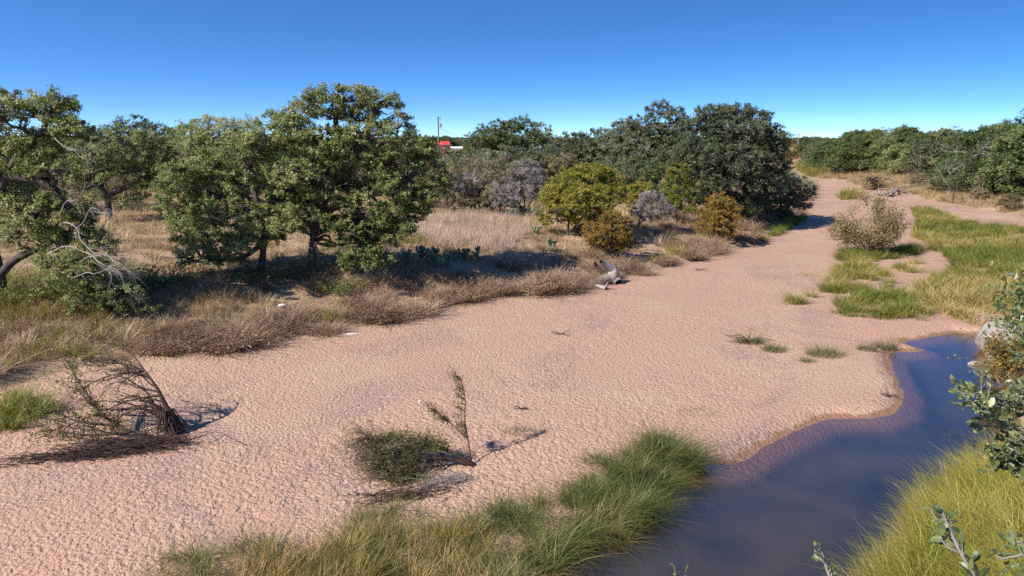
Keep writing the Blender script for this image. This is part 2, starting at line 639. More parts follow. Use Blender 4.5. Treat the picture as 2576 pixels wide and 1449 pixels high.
M['weed'] = foliage_mat('dry_weeds', [(0.0, (0.105, 0.070, 0.042)), (0.35, (0.225, 0.146, 0.092)), (0.7, (0.38, 0.260, 0.175)), (1.0, (0.54, 0.41, 0.30))], 0.2, 0.75, 0.1, inst=True, patch=0.25)
M['pale_grass'] = foliage_mat('pale_grass', [(0.0, (0.20, 0.14, 0.10)), (0.5, (0.36, 0.26, 0.19)), (1.0, (0.50, 0.38, 0.30))], 0.2, 0.7, 0.15, inst=True)
M['grass_gold'] = foliage_mat('golden_grass', [(0.0, (0.06, 0.065, 0.014)), (0.35, (0.165, 0.135, 0.030)), (0.7, (0.31, 0.21, 0.058)), (1.0, (0.43, 0.31, 0.14))], 0.25, 0.6, 0.25, inst=True, patch=0.5)
M['sedge'] = foliage_mat('sedge_blades', [(0.0, (0.034, 0.050, 0.012)), (0.4, (0.085, 0.115, 0.022)), (0.75, (0.18, 0.185, 0.045)), (1.0, (0.32, 0.25, 0.11))], 0.3, 0.45, 0.35, inst=True, patch=0.9)
M['sedge_yellow'] = foliage_mat('yellow_sedge', [(0.0, (0.09, 0.11, 0.018)), (0.4, (0.26, 0.25, 0.035)), (0.75, (0.42, 0.35, 0.07)), (1.0, (0.52, 0.42, 0.20))], 0.3, 0.45, 0.35, inst=True, patch=0.3)

# ------------------------------------------------------------------ the lie of the land
def gp(pts, z=0.0):
    return [tuple(G(x, y, z)[:2]) for x, y in pts]


LEFT_PX = [(-260, 1045), (0, 985), (100, 955), (200, 930), (330, 905), (460, 882), (600, 880), (700, 852), (850, 832), (1000, 802), (1130, 767),
           (1240, 747), (1400, 745), (1500, 727), (1560, 702), (1640, 680), (1790, 652), (1840, 632), (1920, 612), (1905, 592), (1950, 563), (2028, 532),
           (2046, 498), (2046, 470), (2030, 440), (2004, 418), (1992, 400)]
RIGHT_PX = [(2004, 398), (2012, 414), (2053, 449), (2100, 452), (2143, 457), (2175, 474), (2290, 483), (2363, 510), (2478, 527), (2576, 545)]
NEAR_PX = [(2520, 840), (2470, 872), (2490, 925), (2560, 1010), (2585, 1060), (2520, 1150), (2450, 1180), (2335, 1245), (2310, 1345), (2255, 1405), (2200, 1460)]
left_chain = chaikin([(-75, -8), (-40, 14)] + gp(LEFT_PX) + [(150, 460), (170, 700)], 1)
right_chain = chaikin([(200, 690), (172, 460)] + gp(RIGHT_PX) + [(60, 72), (52, 56), (42, 46), (31, 39), (26, 35)], 1)
near_chain = chaikin(gp(NEAR_PX, -0.15) + [(6.3, 10), (4.2, 4), (0, -6), (-25, -40), (-80, -60)], 1)
BED = np.vstack([left_chain, right_chain, near_chain])
N_L, N_R = len(left_chain), len(right_chain)
POOL_PX = [(2420, 833), (2360, 846), (2292, 856), (2272, 864), (2300, 872), (2330, 880), (2312, 886), (2260, 886), (2236, 890), (2250, 940), (2268, 970), (2274, 1000),
           (2264, 1028), (2236, 1045), (2180, 1054), (2100, 1053), (2060, 1060), (2015, 1078), (1955, 1108), (1915, 1128), (1900, 1145), (1852, 1171), (1795, 1169), (1760, 1160), (1715, 1182),
           (1672, 1225), (1622, 1272), (1535, 1328), (1455, 1358), (1405, 1402), (1378, 1445), (1360, 1560), (1350, 1700)]
POOL = np.array(gp(POOL_PX, -0.2) + [(2.0, 8.5), (4.6, 8.0)] + gp([(2110, 1580), (2215, 1460), (2270, 1405), (2320, 1345), (2345, 1250), (2460, 1190), (2530, 1155), (2600, 1060), (2575, 1010), (2505, 925), (2490, 860)], -0.2))
POOL = chaikin(POOL, 1, True)


def land(x, y, fine=True):
    """height, signed distance to the bed's rim (inside > 0), which bank, signed distance to the pool (inside > 0)"""
    shp = np.shape(x)
    x = np.asarray(x, float).ravel(); y = np.asarray(y, float).ravel()
    wob = (fbm(x * 0.55, y * 0.55, 3, 3) - 0.5)
    d, idx = seg_dist(x, y, BED)
    ins = in_poly(x, y, BED)
    far = np.hypot(x, y)
    out = np.where(ins, -d, d) + wob * np.clip(0.9 + far * 0.012, 0, 3)
    pd, _ = seg_dist(x, y, POOL)
    pin = in_poly(x, y, POOL)
    sp = np.where(pin, pd, -pd) + (fbm(x * 1.3, y * 1.3, 21, 3) - 0.5) * 0.22
    z = (fbm(x * 0.12, y * 0.12, 5, 3) - 0.5) * 0.22
    z = z * sstep(0.2, 4.0, -sp)
    z = z + np.where(sp < 0, -0.2 + 0.2 * sstep(0.0, 0.85, -sp), -0.2 - 0.08 * sstep(0, 0.4, sp) - 0.55 * sstep(0.15, 1.7, sp))
    o = np.maximum(out, 0)
    isR = (idx >= N_L) & (idx < N_L + N_R - 8)
    isN = idx >= N_L + N_R - 8
    rl = 0.38 * sstep(0, 0.9, o) + 1.35 * sstep(0.5, 11, o)
    rr = 0.3 * sstep(0, 1.2, o) + 2.6 * sstep(0.5, 16, o)
    rn = 0.45 * sstep(0, 0.8, o) + 2.3 * sstep(0.5, 8, o)
    z = z + np.where(isN, rn, np.where(isR, rr, rl))
    z = z + sstep(0.5, 6, o) * (fbm(x * 0.3, y * 0.3, 9, 4) - 0.5) * 0.5
    z = z + sstep(0.5, 2, o) * (fbm(x * 1.4, y * 1.4, 13, 3) - 0.5) * 0.18
    z = z + sstep(60, 400, o) * (fbm(x * 0.006, y * 0.006, 31, 3) - 0.5) * 3
    if fine:
        m = (out < 0.6) & (far < 75) & (sp < 0.4)
        xs, ys = x[m], y[m]
        ru, rv = xs * 0.55 + ys * 0.83, xs * 0.83 - ys * 0.55           # along and across the old flow
        smooth_z = 1 - 0.75 * sstep(0.50, 0.64, fbm(rv * 0.42, ru * 0.10, 77, 3))
        a = vnoise(xs * 10.5, ys * 10.5, 41); b = vnoise(xs * 16.3 + 3, ys * 16.3, 42)
        pits = -0.034 * sstep(0.42, 0.98, a) - 0.016 * b - 0.012 * sstep(0.55, 0.9, vnoise(xs * 5.1 + 9, ys * 5.1, 43))
        pits = pits - 0.03 * sstep(0.62, 0.85, vnoise(xs * 3.0, ys * 3.0, 47)) * sstep(22, 15, far[m])
        z[m] += (pits + 0.018) * smooth_z * sstep(-0.1, 0.5, -sp[m])
    return z.reshape(shp), out.reshape(shp), idx.reshape(shp), sp.reshape(shp)


def ground_z(x, y):
    return land(np.asarray(x, float), np.asarray(y, float), False)[0]


def gz1(x, y):
    return float(ground_z(np.array([x]), np.array([y]))[0])


def PG(px, py):
    """the spot on the uneven ground that the pixel shows"""
    z = 0.5
    for _ in range(6):
        p = G(px, py, z)
        z = 0.5 * z + 0.5 * gz1(p[0], p[1])
    p = G(px, py, z)
    p[2] = gz1(p[0], p[1])
    return p


def build_ground():
    ang = np.concatenate([np.linspace(-180, -60, 41)[:-1], np.linspace(-60, -41, 40)[:-1], np.linspace(-41, 41, 470), np.linspace(41, 60, 40)[1:], np.linspace(60, 180, 41)[1:-1]])
    ang = np.radians(ang)
    rr = [4.0]
    while rr[-1] < 9000:
        r = rr[-1]
        k = 0.03 if r < 12 else 0.0036 if r < 40 else 0.0072 if r < 110 else 0.03
        rr.append(r * (1 + k))
    rr = np.array(rr)
    AA, RR = np.meshgrid(ang, rr)
    X, Y = RR * np.sin(AA), RR * np.cos(AA)
    Z, OUT, IDX, SP = land(X, Y)
    nr, na = X.shape
    V = np.stack([X, Y, Z], -1).reshape(-1, 3)
    i = np.arange(nr - 1)[:, None] * na
    j = np.arange(na)[None, :]
    jn = (j + 1) % na
    F = np.stack([i + j, i + jn, i + na + jn, i + na + j], -1).reshape(-1, 4)[:, ::-1]
    # the middle
    V = np.vstack([V, [[0, 0, gz1(0, 0)]]])
    c = len(V) - 1
    T = np.stack([np.arange(na), (np.arange(na) + 1) % na, np.full(na, c)], -1)[:, ::-1]
    o = np.append(OUT.ravel(), 0.5)
    sp = np.append(SP.ravel(), -9.0)
    inside = o[F].mean(1) < 0.0
    def sub(name, Fq, Ft, mat):
        used = np.unique(np.concatenate([Fq.ravel(), Ft.ravel()]))
        mp = np.full(len(V), -1, np.int64); mp[used] = np.arange(len(used))
        me = mesh_np(name, V[used], [mp[Fq], mp[Ft]] if len(Ft) else [mp[Fq]], mat, point_attr={'pool': sp[used], 'rim': o[used]}, smooth=True)
        return obj(name, me)
    bed = sub('riverbed', F[inside], np.zeros((0, 3), int), M['sand'])
    tag(bed, 'wide dry bed of pink gravelly sand winding between the banks', None, None, 'structure')
    gr = sub('ground', F[~inside], T, M['bank'])
    tag(gr, 'dry grassy banks on both sides of the sandy riverbed', None, None, 'structure')
    # water sheet, edge tucked under the shore
    gx, gy = np.meshgrid(np.arange(-4, 36, 0.2), np.arange(4, 42, 0.2))
    s, _ = seg_dist(gx, gy, POOL)
    inn = in_poly(gx, gy, POOL)
    ok = inn | (s < 0.7)
    n1, n2 = gx.shape
    q = np.arange(n1 * n2).reshape(n1, n2)
    qf = np.stack([q[:-1, :-1], q[:-1, 1:], q[1:, 1:], q[1:, :-1]], -1).reshape(-1, 4)
    keep = ok.ravel()[qf].any(1)
    qf = qf[keep]
    used = np.unique(qf)
    mp = np.full(n1 * n2, -1); mp[used] = np.arange(len(used))
    WV = np.stack([gx.ravel(), gy.ravel(), np.full(n1 * n2, -0.2)], -1)[used]
    w = obj('water', mesh_np('water', WV, [mp[qf]], M['water'], smooth=True, point_attr={'offshore': np.where(inn, s, -s).ravel()[used]}))
    tag(w, 'still blue pool lying along the edge of the sand', None, None, 'structure')


build_ground()

# ------------------------------------------------------------------ trees
def make_crown(rng, lobes, clump_r, dens, twigs, per, leaf, shell=0.62, droop=0.0, elong=0.66, gap=0.0, low=-0.45, up=0.6):
    """leaf positions on twigs of clumps spread through the lobes; returns leaves and clump centres"""
    cc, co, cl = [], [], []
    for li, (c, r) in enumerate(lobes):
        c, r = np.asarray(c, float), np.asarray(r, float)
        a = 4 * math.pi * (((r[0] * r[1]) ** 1.6 + (r[0] * r[2]) ** 1.6 + (r[1] * r[2]) ** 1.6) / 3) ** (1 / 1.6)
        n = max(3, int(dens * a / (clump_r ** 2 * 3.0)))
        d = rand_dirs(rng, (n * 2,))
        d = d[d[:, 2] > low][:n]
        rad = shell + (1 - shell) * rng.random(len(d)) ** 0.6
        rad *= 1 + 0.12 * rng.normal(size=len(d))
        p = c + d * r * rad[:, None]
        if gap > 0:
            g = fbm(p[:, 0] * 1.1 + p[:, 1] * 0.73, p[:, 2] * 1.2 + p[:, 1] * 0.4, int(rng.integers(1000)), 2)
            keep = g > gap
            p, d = p[keep], d[keep]
        cc.append(p); co.append(d); cl.append(np.full(len(p), li))
    C, O, LI = np.vstack(cc), np.vstack(co), np.concatenate(cl)
    n = len(C)
    sz = clump_r * rng.uniform(0.6, 1.3, n)
    td = rand_dirs(rng, (n, twigs)) * 0.85 + O[:, None, :] * 0.6 + np.array([0, 0, up * 0.5])
    td /= np.linalg.norm(td, axis=-1, keepdims=True)
    td[..., 2] *= 0.72
    s = rng.random((n, twigs, per)) ** 0.75
    P = C[:, None, None, :] + td[:, :, None, :] * (s * sz[:, None, None])[..., None]
    P = P + rng.normal(0, 1, P.shape) * (0.11 * sz)[:, None, None, None]
    P[..., 2] -= droop * s ** 2 * sz[:, None, None]
    ctint = rng.uniform(-0.20, 0.20, n)
    tint = 0.5 + ctint[:, None, None] + rng.normal(0, 0.16, s.shape) + rng.uniform(-0.08, 0.08, (n, twigs))[..., None]
    dirs = np.broadcast_to(td[:, :, None, :], P.shape) + rand_dirs(rng, P.shape[:-1]) * 0.8
    dirs = dirs.reshape(-1, 3); dirs /= np.linalg.norm(dirs, axis=1)[:, None] + 1e-9
    nor = np.broadcast_to(O[:, None, None, :], P.shape) * 0.6 + np.array([-0.42, -0.28, up * 0.7 + 0.15]) + rand_dirs(rng, P.shape[:-1]) * 0.85
    nor = nor.reshape(-1, 3); nor /= np.linalg.norm(nor, axis=1)[:, None] + 1e-9
    P = P.reshape(-1, 3)
    L = leaf * rng.uniform(0.65, 1.35, len(P))
    V, F = leaf_tris(P, dirs, nor, L, L * elong * rng.uniform(0.8, 1.2, len(P)))
    return V, F, np.clip(tint.ravel(), 0, 1), C, LI, sz, td


def build_tree(name, base, lobes, trunks, leafmat, barkmat, label, cat='tree', group=None, seed=1, clump_r=0.7, dens=1.0, twigs=8, per=12, leaf=0.13,
               trunk_r=0.3, limb_k=0.5, twig_tubes=True, dead=None, **kw):
    """trunks: list of (points, r0, r1); lobes: list of (centre, radii); everything in world metres"""
    rng = np.random.default_rng(seed)
    dens, leaf, per = dens * 1.2, leaf * 0.90, int(per * 1.6)
    if twig_tubes: clump_r, twigs, per, leaf = clump_r * 0.72, max(5, twigs - 2), int(per * 1.2), leaf * 0.76
    root = empty(name, base)
    base = np.asarray(base, float)
    tag(root, label, cat, group)
    tb = Tubes()
    nodes, nrad = [], []
    for pts, r0, r1 in trunks:
        P = chaikin(pts, 2)
        P = P + rng.normal(0, r0 * 0.12, P.shape) * np.linspace(0, 1, len(P))[:, None]
        tb.add(P - base, r0, r1, 9, 0.8)
        s = np.linspace(0, 1, len(P))
        for q, t in zip(P[len(P) // 3:], s[len(P) // 3:]):
            nodes.append(q); nrad.append(r0 + (r1 - r0) * t)
    # root flare
    for pts, r0, r1 in trunks[:1]:
        p0 = np.asarray(pts[0], float)
        tb.add(np.array([p0 + [0, 0, -0.3], p0, p0 + [0, 0, r0 * 2.2]]) - base, 0, 0, 9, radii=[r0 * 1.9, r0 * 1.5, r0 * 0.95])
    V, F, tint, C, LI, sz, td = make_crown(rng, lobes, clump_r, dens, twigs, per, leaf, **kw)
    N0 = np.array(nodes)
    for li, (c, r) in enumerate(lobes):
        c = np.asarray(c, float)
        dd = np.linalg.norm(N0 - c, axis=1) + np.maximum(0, N0[:, 2] - c[2]) * 1.5
        k = int(np.argmin(dd))
        lr = min(nrad[k] * 0.8, 0.05 + 0.055 * float(np.mean(r)) * limb_k * 2)
        path = chaikin(bend(N0[k], c + [0, 0, -0.15 * r[2]], rng, 0.09, 0.05, 5), 1)
        tb.add(path - base, lr, lr * 0.35, 6)
        ln = path[len(path) // 3:]
        if twig_tubes:
            sel = np.nonzero(LI == li)[0]
            for q in sel:
                kk = int(np.argmin(np.linalg.norm(ln - C[q], axis=1) + 0.6 * np.maximum(0, ln[:, 2] - C[q][2])))
                rr_ = max(0.012, lr * 0.22)
                tb.add(bend(ln[kk], C[q], rng, 0.10, 0.06, 4) - base, rr_, rr_ * 0.35, 4)
                tips = C[q] + td[q][: 1] * sz[q] * 0.8
                for tip in tips:
                    tb.add(np.array([C[q], 0.5 * (C[q] + tip) + rng.normal(0, 0.05, 3), tip]) - base, rr_ * 0.4, 0.006, 3)
    obj('trunk', tb.mesh('trunk', barkmat), root)
    obj('crown', mesh_np('crown', V - base, [F], leafmat, face_attr={'tint': tint}), root)
    if dead:
        for pts, r0 in dead:
            td_ = Tubes()
            dead_branch(td_, np.asarray(pts, float) - base, r0, rng)
            obj('dead_branch', td_.mesh('dead_branch', M['dead']), root)
    return root


def dead_branch(tb, pts, r0, rng, depth=3, spread=0.9):
    """a bare limb that keeps forking"""
    pts = np.asarray(pts, float)
    if depth > 2: pts = np.vstack([bend(pts[i], pts[i + 1], rng, 0.09, 0.04, 4)[(1 if i else 0):] for i in range(len(pts) - 1)])
    P = chaikin(pts, 1)
    tb.add(P, r0, r0 * 0.35, 6 if depth > 1 else 4)
    if depth <= 0: return
    L = np.linalg.norm(P[-1] - P[0])
    n = 5 if depth > 2 else 4
    for k in range(n):
        t = rng.uniform(0.35, 1.0)
        i = min(len(P) - 1, int(t * (len(P) - 1)))
        d = P[-1] - P[0]
        d = d / (np.linalg.norm(d) + 1e-9) + rng.normal(0, 0.55 * spread, 3)
        d /= np.linalg.norm(d)
        q = P[i] + d * L * rng.uniform(0.35, 0.6)
        dead_branch(tb, bend(P[i], q, rng, 0.10, 0.02, 4), r0 * (1 - 0.6 * t) * 0.6, rng, depth - 1, spread)


def px_lobes(Y, L, rng, deep=0.85):
    """crown lobes measured in picture pixels at distance Y -> world ellipsoids with depth"""
    s = ppm(Y)
    out = []
    for e in L:
        cx, cy, rx, ry = e[:4]
        dy = e[4] if len(e) > 4 else rng.uniform(-1, 1) * rx / s * 0.7
        c = A(cx, cy, Y + dy)
        out.append((c, np.array([rx / s, rx / s * deep, ry / s])))
    return out


def px_path(Y, pts):
    return [A(p[0], p[1], Y + (p[2] if len(p) > 2 else 0)) for p in pts]


def px_tree(name, label, base_px, L, trunk_px, leafmat, seed, barkmat=None, r=0.3, cat='tree', dead=None, Y=None, deep=0.85, group=None, **kw):
    rng = np.random.default_rng(seed + 500)
    b = PG(*base_px) if Y is None else A(base_px[0], base_px[1], Y)
    Y = b[1]
    b[2] = gz1(b[0], b[1])
    lobes = px_lobes(Y, L, rng, deep)
    tr = []
    for k, tp in enumerate(trunk_px):
        pts = px_path(Y, tp)
        if k == 0: pts = [b + np.array([0, 0, -0.15])] + pts
        tr.append((pts, r if k == 0 else r * 0.75, r * 0.4))
    dd = [(px_path(Y, p), rr) for p, rr in dead] if dead else None
    return build_tree(name, b, lobes, tr, leafmat, barkmat or M['bark'], label, cat, group, seed, dead=dd, **kw)


# --- left bank
px_tree('oak_tree', 'tall leaning oak at the far left with grey dead branches', (4, 752),
        [(95, 290, 70, 45), (130, 262, 55, 32), (10, 290, 75, 60), (-70, 330, 70, 60), (60, 370, 95, 55), (-30, 420, 80, 70), (150, 330, 60, 30), (205, 345, 40, 22, 1.0), (120, 430, 70, 45),
         (20, 500, 80, 60), (90, 545, 80, 50), (165, 520, 60, 50), (190, 590, 75, 45), (235, 610, 45, 35), (30, 590, 70, 40), (110, 610, 70, 35), (-80, 520, 70, 70)],
        [[(0, 700), (-6, 660), (-30, 600), (-20, 520), (15, 445), (58, 372), (98, 345), (125, 290)], [(0, 690), (40, 648), (85, 632), (140, 600), (190, 590)], [(15, 445), (90, 450), (150, 480), (185, 540)]],
        M['oak'], 11, r=0.30, clump_r=0.62, dens=1.5, twigs=8, per=12, leaf=0.145, gap=0.33,
        dead=[([(160, 560, -2), (200, 600, -3), (240, 640, -3.5), (285, 655, -4)], 0.026), ([(150, 540, -2), (195, 500, -3), (215, 465, -3.2)], 0.022), ([(120, 640, -3), (180, 620, -4), (250, 660, -4.5), (300, 690, -4.6)], 0.026),
              ([(110, 330, 0), (170, 375, -.5), (225, 372, -1)], 0.035), ([(190, 600, -3), (210, 560, -4), (235, 520, -4.2), (290, 560, -4.5)], 0.022)])
px_tree('oak_shrub', 'low oak thicket spilling over the bank below the leaning oak', (215, 795),
        [(190, 690, 75, 40), (250, 725, 60, 40), (150, 660, 50, 35), (300, 750, 55, 40), (350, 775, 40, 30), (215, 760, 55, 30), (270, 660, 40, 22)],
        [[(215, 750), (205, 700)], [(215, 760), (270, 720), (300, 740)]], M['oak'], 12, r=0.12, clump_r=0.5, dens=1.15, twigs=8, per=12, leaf=0.12, cat='shrub',
        dead=[([(200, 660, -2.0), (260, 640, -2.5), (330, 690, -2.8)], 0.022), ([(180, 700, -2), (240, 690, -2.5), (300, 665, -3)], 0.022)])
px_tree('oak_tree', 'small forked oak with open crown standing on bare ground behind', (275, 562),
        [(250, 395, 70, 40), (310, 360, 70, 36), (370, 390, 60, 42), (185, 410, 55, 45), (420, 430, 45, 40), (330, 430, 70, 32), (225, 450, 50, 26), (385, 470, 45, 26), (320, 510, 38, 12), (240, 495, 30, 16)],
        [[(272, 500), (262, 480), (235, 455), (190, 430)], [(268, 495), (300, 478), (340, 465), (375, 430)], [(236, 455), (230, 420), (250, 395)]], M['oak'], 13, r=0.34, clump_r=0.72, dens=1.4, leaf=0.18, gap=0.36, twigs=7, per=11)
px_tree('oak_tree', 'largest oak, its broad open crown rising highest in the middle of the bank', (785, 690),
        [(865, 250, 85, 32), (955, 262, 55, 32), (800, 272, 55, 32), (745, 300, 55, 28), (690, 312, 48, 26), (895, 300, 70, 30), (1000, 320, 50, 30), (975, 285, 30, 22), (1035, 372, 52, 40), (1066, 428, 54, 42), (1095, 468, 42, 34), (1056, 398, 36, 30), (920, 345, 70, 36), (760, 330, 60, 30),
         (720, 365, 85, 42), (810, 365, 80, 42), (905, 400, 80, 40), (980, 410, 70, 45), (770, 440, 95, 50), (860, 470, 95, 50), (960, 480, 85, 52), (1030, 500, 50, 40), (720, 510, 90, 50), (810, 540, 95, 52),
         (910, 550, 85, 50), (980, 560, 50, 42), (715, 575, 60, 26), (885, 605, 56, 36), (905, 655, 42, 42, -1.5), (890, 705, 34, 28, -2.0), (950, 610, 50, 30), (1000, 595, 50, 32, -1), (1015, 545, 52, 36), (1050, 520, 40, 30), (965, 580, 50, 34), (935, 660, 45, 30, -2), (860, 570, 50, 26), (1080, 490, 36, 26)],
        [[(784, 640), (790, 590), (812, 520), (850, 445), (885, 392)], [(885, 392), (860, 345), (838, 300), (865, 255)], [(885, 395), (920, 335), (935, 290), (965, 255)], [(888, 395), (945, 362), (1000, 350)], [(790, 590), (768, 500), (757, 430), (735, 380), (700, 370)], [(800, 540), (900, 500), (985, 480)]],
        M['oak'], 14, r=0.30, clump_r=0.64, dens=1.5, twigs=8, per=12, leaf=0.15, gap=0.34)
px_tree('oak_tree', 'wide bright green oak leaning against the left side of the largest oak', (655, 690),
        [(600, 390, 80, 42), (660, 350, 60, 34), (525, 430, 70, 45), (620, 460, 90, 52), (540, 500, 85, 48), (460, 520, 60, 36), (655, 530, 80, 48), (570, 560, 85, 40), (490, 560, 60, 32), (640, 595, 70, 32), (530, 615, 60, 32, -1), (500, 655, 50, 28, -1.5), (570, 650, 45, 24, -1), (440, 480, 50, 34), (470, 590, 45, 26), (610, 620, 50, 26, -1.5), (450, 440, 45, 30)],
        [[(660, 640), (668, 600), (655, 540), (640, 480), (625, 420)], [(664, 612), (640, 628), (610, 650), (560, 655), (510, 655)], [(655, 545), (590, 510), (530, 490)]], M['oak'], 15, r=0.24, clump_r=0.62, dens=1.5, leaf=0.15, gap=0.30)
# behind them
px_tree('oak_tree', 'oak with a rounded top just behind the small forked oak', (330, 470),
        [(330, 318, 50, 24), (375, 335, 50, 26), (275, 345, 45, 24), (425, 342, 26, 18), (330, 360, 80, 32)], [[(332, 400), (330, 340)]], M['oakr'], 16, Y=92, r=0.35, clump_r=1.0, dens=1.1, leaf=0.24, twigs=7, per=10)
px_tree('oak_tree', 'flat topped oak behind the bright green one, skyline left of the largest oak', (545, 480),
        [(530, 325, 75, 28), (600, 330, 55, 26), (470, 350, 45, 26), (545, 370, 105, 36), (450, 390, 50, 30), (630, 370, 50, 32)], [[(540, 420), (535, 350)]], M['oak'], 17, Y=82, r=0.4, clump_r=0.95, dens=1.1, leaf=0.22, twigs=7, per=10)
px_tree('scrub_tree', 'thin grey green scrub tree between the forked and flat topped oaks', (400, 500),
        [(400, 420, 45, 35), (450, 440, 45, 36), (430, 395, 40, 24), (480, 470, 35, 24)], [[(395, 460), (390, 420)], [(398, 470), (430, 440)]], M['bro'], 18, Y=72, r=0.14, clump_r=0.7, dens=0.7, leaf=0.15, twigs=7, per=8, gap=0.40)
px_tree('oak_tree', 'dark oak half hidden behind the leaning oak at the far left', (90, 520), [(60, 420, 110, 60), (180, 400, 80, 45), (-60, 420, 90, 60), (200, 360, 50, 26)], [[(90, 470), (80, 420)]], M['oakr'], 19, Y=75, r=0.3, clump_r=0.95, dens=1.0, leaf=0.22, twigs=7, per=9)
# --- middle of the far bank
px_tree('oak_tree', 'dark round oak on the skyline right of the utility pole', (1280, 470),
        [(1260, 330, 50, 24), (1310, 318, 40, 20), (1215, 350, 38, 24), (1300, 350, 60, 30), (1250, 375, 75, 30), (1345, 365, 36, 24)], [[(1282, 420), (1275, 360)]], M['oakr'], 20, Y=98, r=0.4, clump_r=1.0, dens=1.5, leaf=0.24, twigs=7, per=10)
px_tree('oak_tree', 'small lighter green tree on the right shoulder of the dark round oak', (1368, 430), [(1365, 335, 24, 22), (1372, 358, 22, 20), (1350, 350, 20, 18)], [[(1367, 390), (1366, 345)]], M['yel'], 21, Y=112, r=0.25, clump_r=0.9, dens=1.3, leaf=0.24, twigs=7, per=9)
px_tree('oak_tree', 'grey green oak in front of the dark round oak', (1290, 540), [(1290, 405, 70, 36), (1350, 420, 50, 32), (1235, 410, 45, 30), (1310, 450, 70, 30), (1390, 400, 36, 28)], [[(1292, 500), (1295, 430)]], M['oakg'], 22, Y=84, r=0.26, clump_r=0.85, dens=1.1, leaf=0.2, twigs=7, per=10)
px_tree('mesquite_tree', 'brown thin leaved mesquite beside the right edge of the largest oak', (1125, 545), [(1110, 440, 45, 40), (1150, 465, 45, 36), (1100, 490, 40, 30), (1140, 505, 44, 28), (1090, 515, 36, 20), (1165, 525, 30, 14)], [[(1125, 510), (1120, 460)], [(1126, 525), (1150, 490)]], M['bro'], 23, r=0.13, clump_r=0.7, dens=1.15, leaf=0.15, per=9, gap=0.36, dead=[([(1150, 520), (1175, 460), (1195, 430)], 0.05)])
px_tree('mesquite_tree', 'brown mesquite with several thin trunks over the pale grass', (1205, 545), [(1205, 450, 48, 36), (1245, 470, 40, 34), (1180, 490, 40, 26), (1225, 505, 44, 26), (1190, 420, 36, 22), (1195, 520, 36, 18), (1240, 525, 30, 14)], [[(1205, 510), (1205, 460)], [(1212, 520), (1240, 490)], [(1198, 525), (1180, 495)]], M['bro'], 24, r=0.12, clump_r=0.7, dens=1.15, leaf=0.15, per=9, gap=0.34)
px_tree('bare_shrub', 'purple grey leafless thicket left of the yellow green tree', (1320, 545), [(1320, 450, 52, 40), (1300, 490, 46, 34), (1350, 480, 36, 36), (1320, 425, 36, 20)], [[(1320, 510), (1318, 460)], [(1310, 520), (1295, 490)], [(1330, 520), (1350, 480)]], M['gry'], 25, r=0.1, clump_r=0.7, dens=1.3, twigs=9, per=9, leaf=0.30, elong=0.12, cat='shrub')
px_tree('bare_shrub', 'grey brown leafless shrub between the thin trunked mesquites', (1165, 548), [(1165, 490, 34, 30), (1150, 460, 30, 24), (1185, 465, 28, 22)], [[(1165, 520), (1165, 490)], [(1163, 530), (1150, 500)]], M['gry'], 42, r=0.08, clump_r=0.7, dens=1.0, twigs=9, per=8, leaf=0.30, elong=0.11, cat='shrub')
px_tree('bare_shrub', 'grey leafless shrub behind the left end of the prickly pears', (1268, 552), [(1268, 500, 32, 28), (1290, 520, 28, 20), (1262, 470, 26, 20)], [[(1268, 525), (1268, 500)]], M['gry'], 43, r=0.08, clump_r=0.7, dens=1.0, twigs=9, per=8, leaf=0.30, elong=0.11, cat='shrub')
px_tree('mesquite_tree', 'brown green mesquite crowding behind the purple grey thicket', (1390, 520), [(1385, 440, 44, 36), (1420, 420, 40, 30), (1360, 420, 36, 26), (1400, 470, 36, 24)], [[(1390, 490), (1385, 450)]], M['bro'], 26, Y=82, r=0.12, clump_r=0.75, dens=1.0, leaf=0.18, per=9)
px_tree('mesquite_tree', 'olive brown mesquite at the right end of the thin trunked row', (1255, 548), [(1262, 440, 44, 34), (1280, 485, 36, 28), (1240, 500, 32, 24), (1270, 515, 34, 18)], [[(1258, 515), (1262, 460)], [(1250, 520), (1240, 500)]], M['bro'], 40, r=0.11, clump_r=0.7, dens=1.4, leaf=0.15, per=9)
px_tree('scrub_tree', 'grey green scrub tree behind the thin trunked mesquites', (1170, 500), [(1150, 415, 60, 26), (1210, 410, 50, 26), (1180, 440, 60, 28), (1110, 430, 40, 28)], [[(1170, 470), (1175, 430)]], M['oakg'], 41, Y=92, r=0.15, clump_r=0.8, dens=1.4, leaf=0.19, twigs=7, per=9)
px_tree('oak_tree', 'low green oak behind the yellow green tree, level with the skyline', (1490, 480), [(1440, 368, 60, 30), (1500, 358, 60, 30), (1550, 368, 44, 30), (1470, 400, 76, 34), (1540, 405, 56, 34), (1410, 390, 50, 34)], [[(1490, 430), (1490, 390)]], M['oakg'], 27, Y=95, r=0.28, clump_r=0.95, dens=1.4, leaf=0.22, twigs=7, per=10)
px_tree('yellow_green_tree', 'rounded bright yellow green tree standing at the edge of the pale grass', (1428, 592),
        [(1470, 465, 85, 36), (1430, 510, 68, 40), (1525, 490, 52, 44), (1480, 505, 70, 42), (1480, 435, 60, 20), (1405, 552, 46, 24), (1490, 552, 60, 26), (1390, 500, 30, 30)],
        [[(1430, 560), (1440, 520)], [(1436, 585), (1470, 540), (1490, 500)], [(1446, 580), (1500, 540)]], M['yel'], 28, r=0.13, clump_r=0.62, dens=1.25, twigs=8, per=11, leaf=0.16)
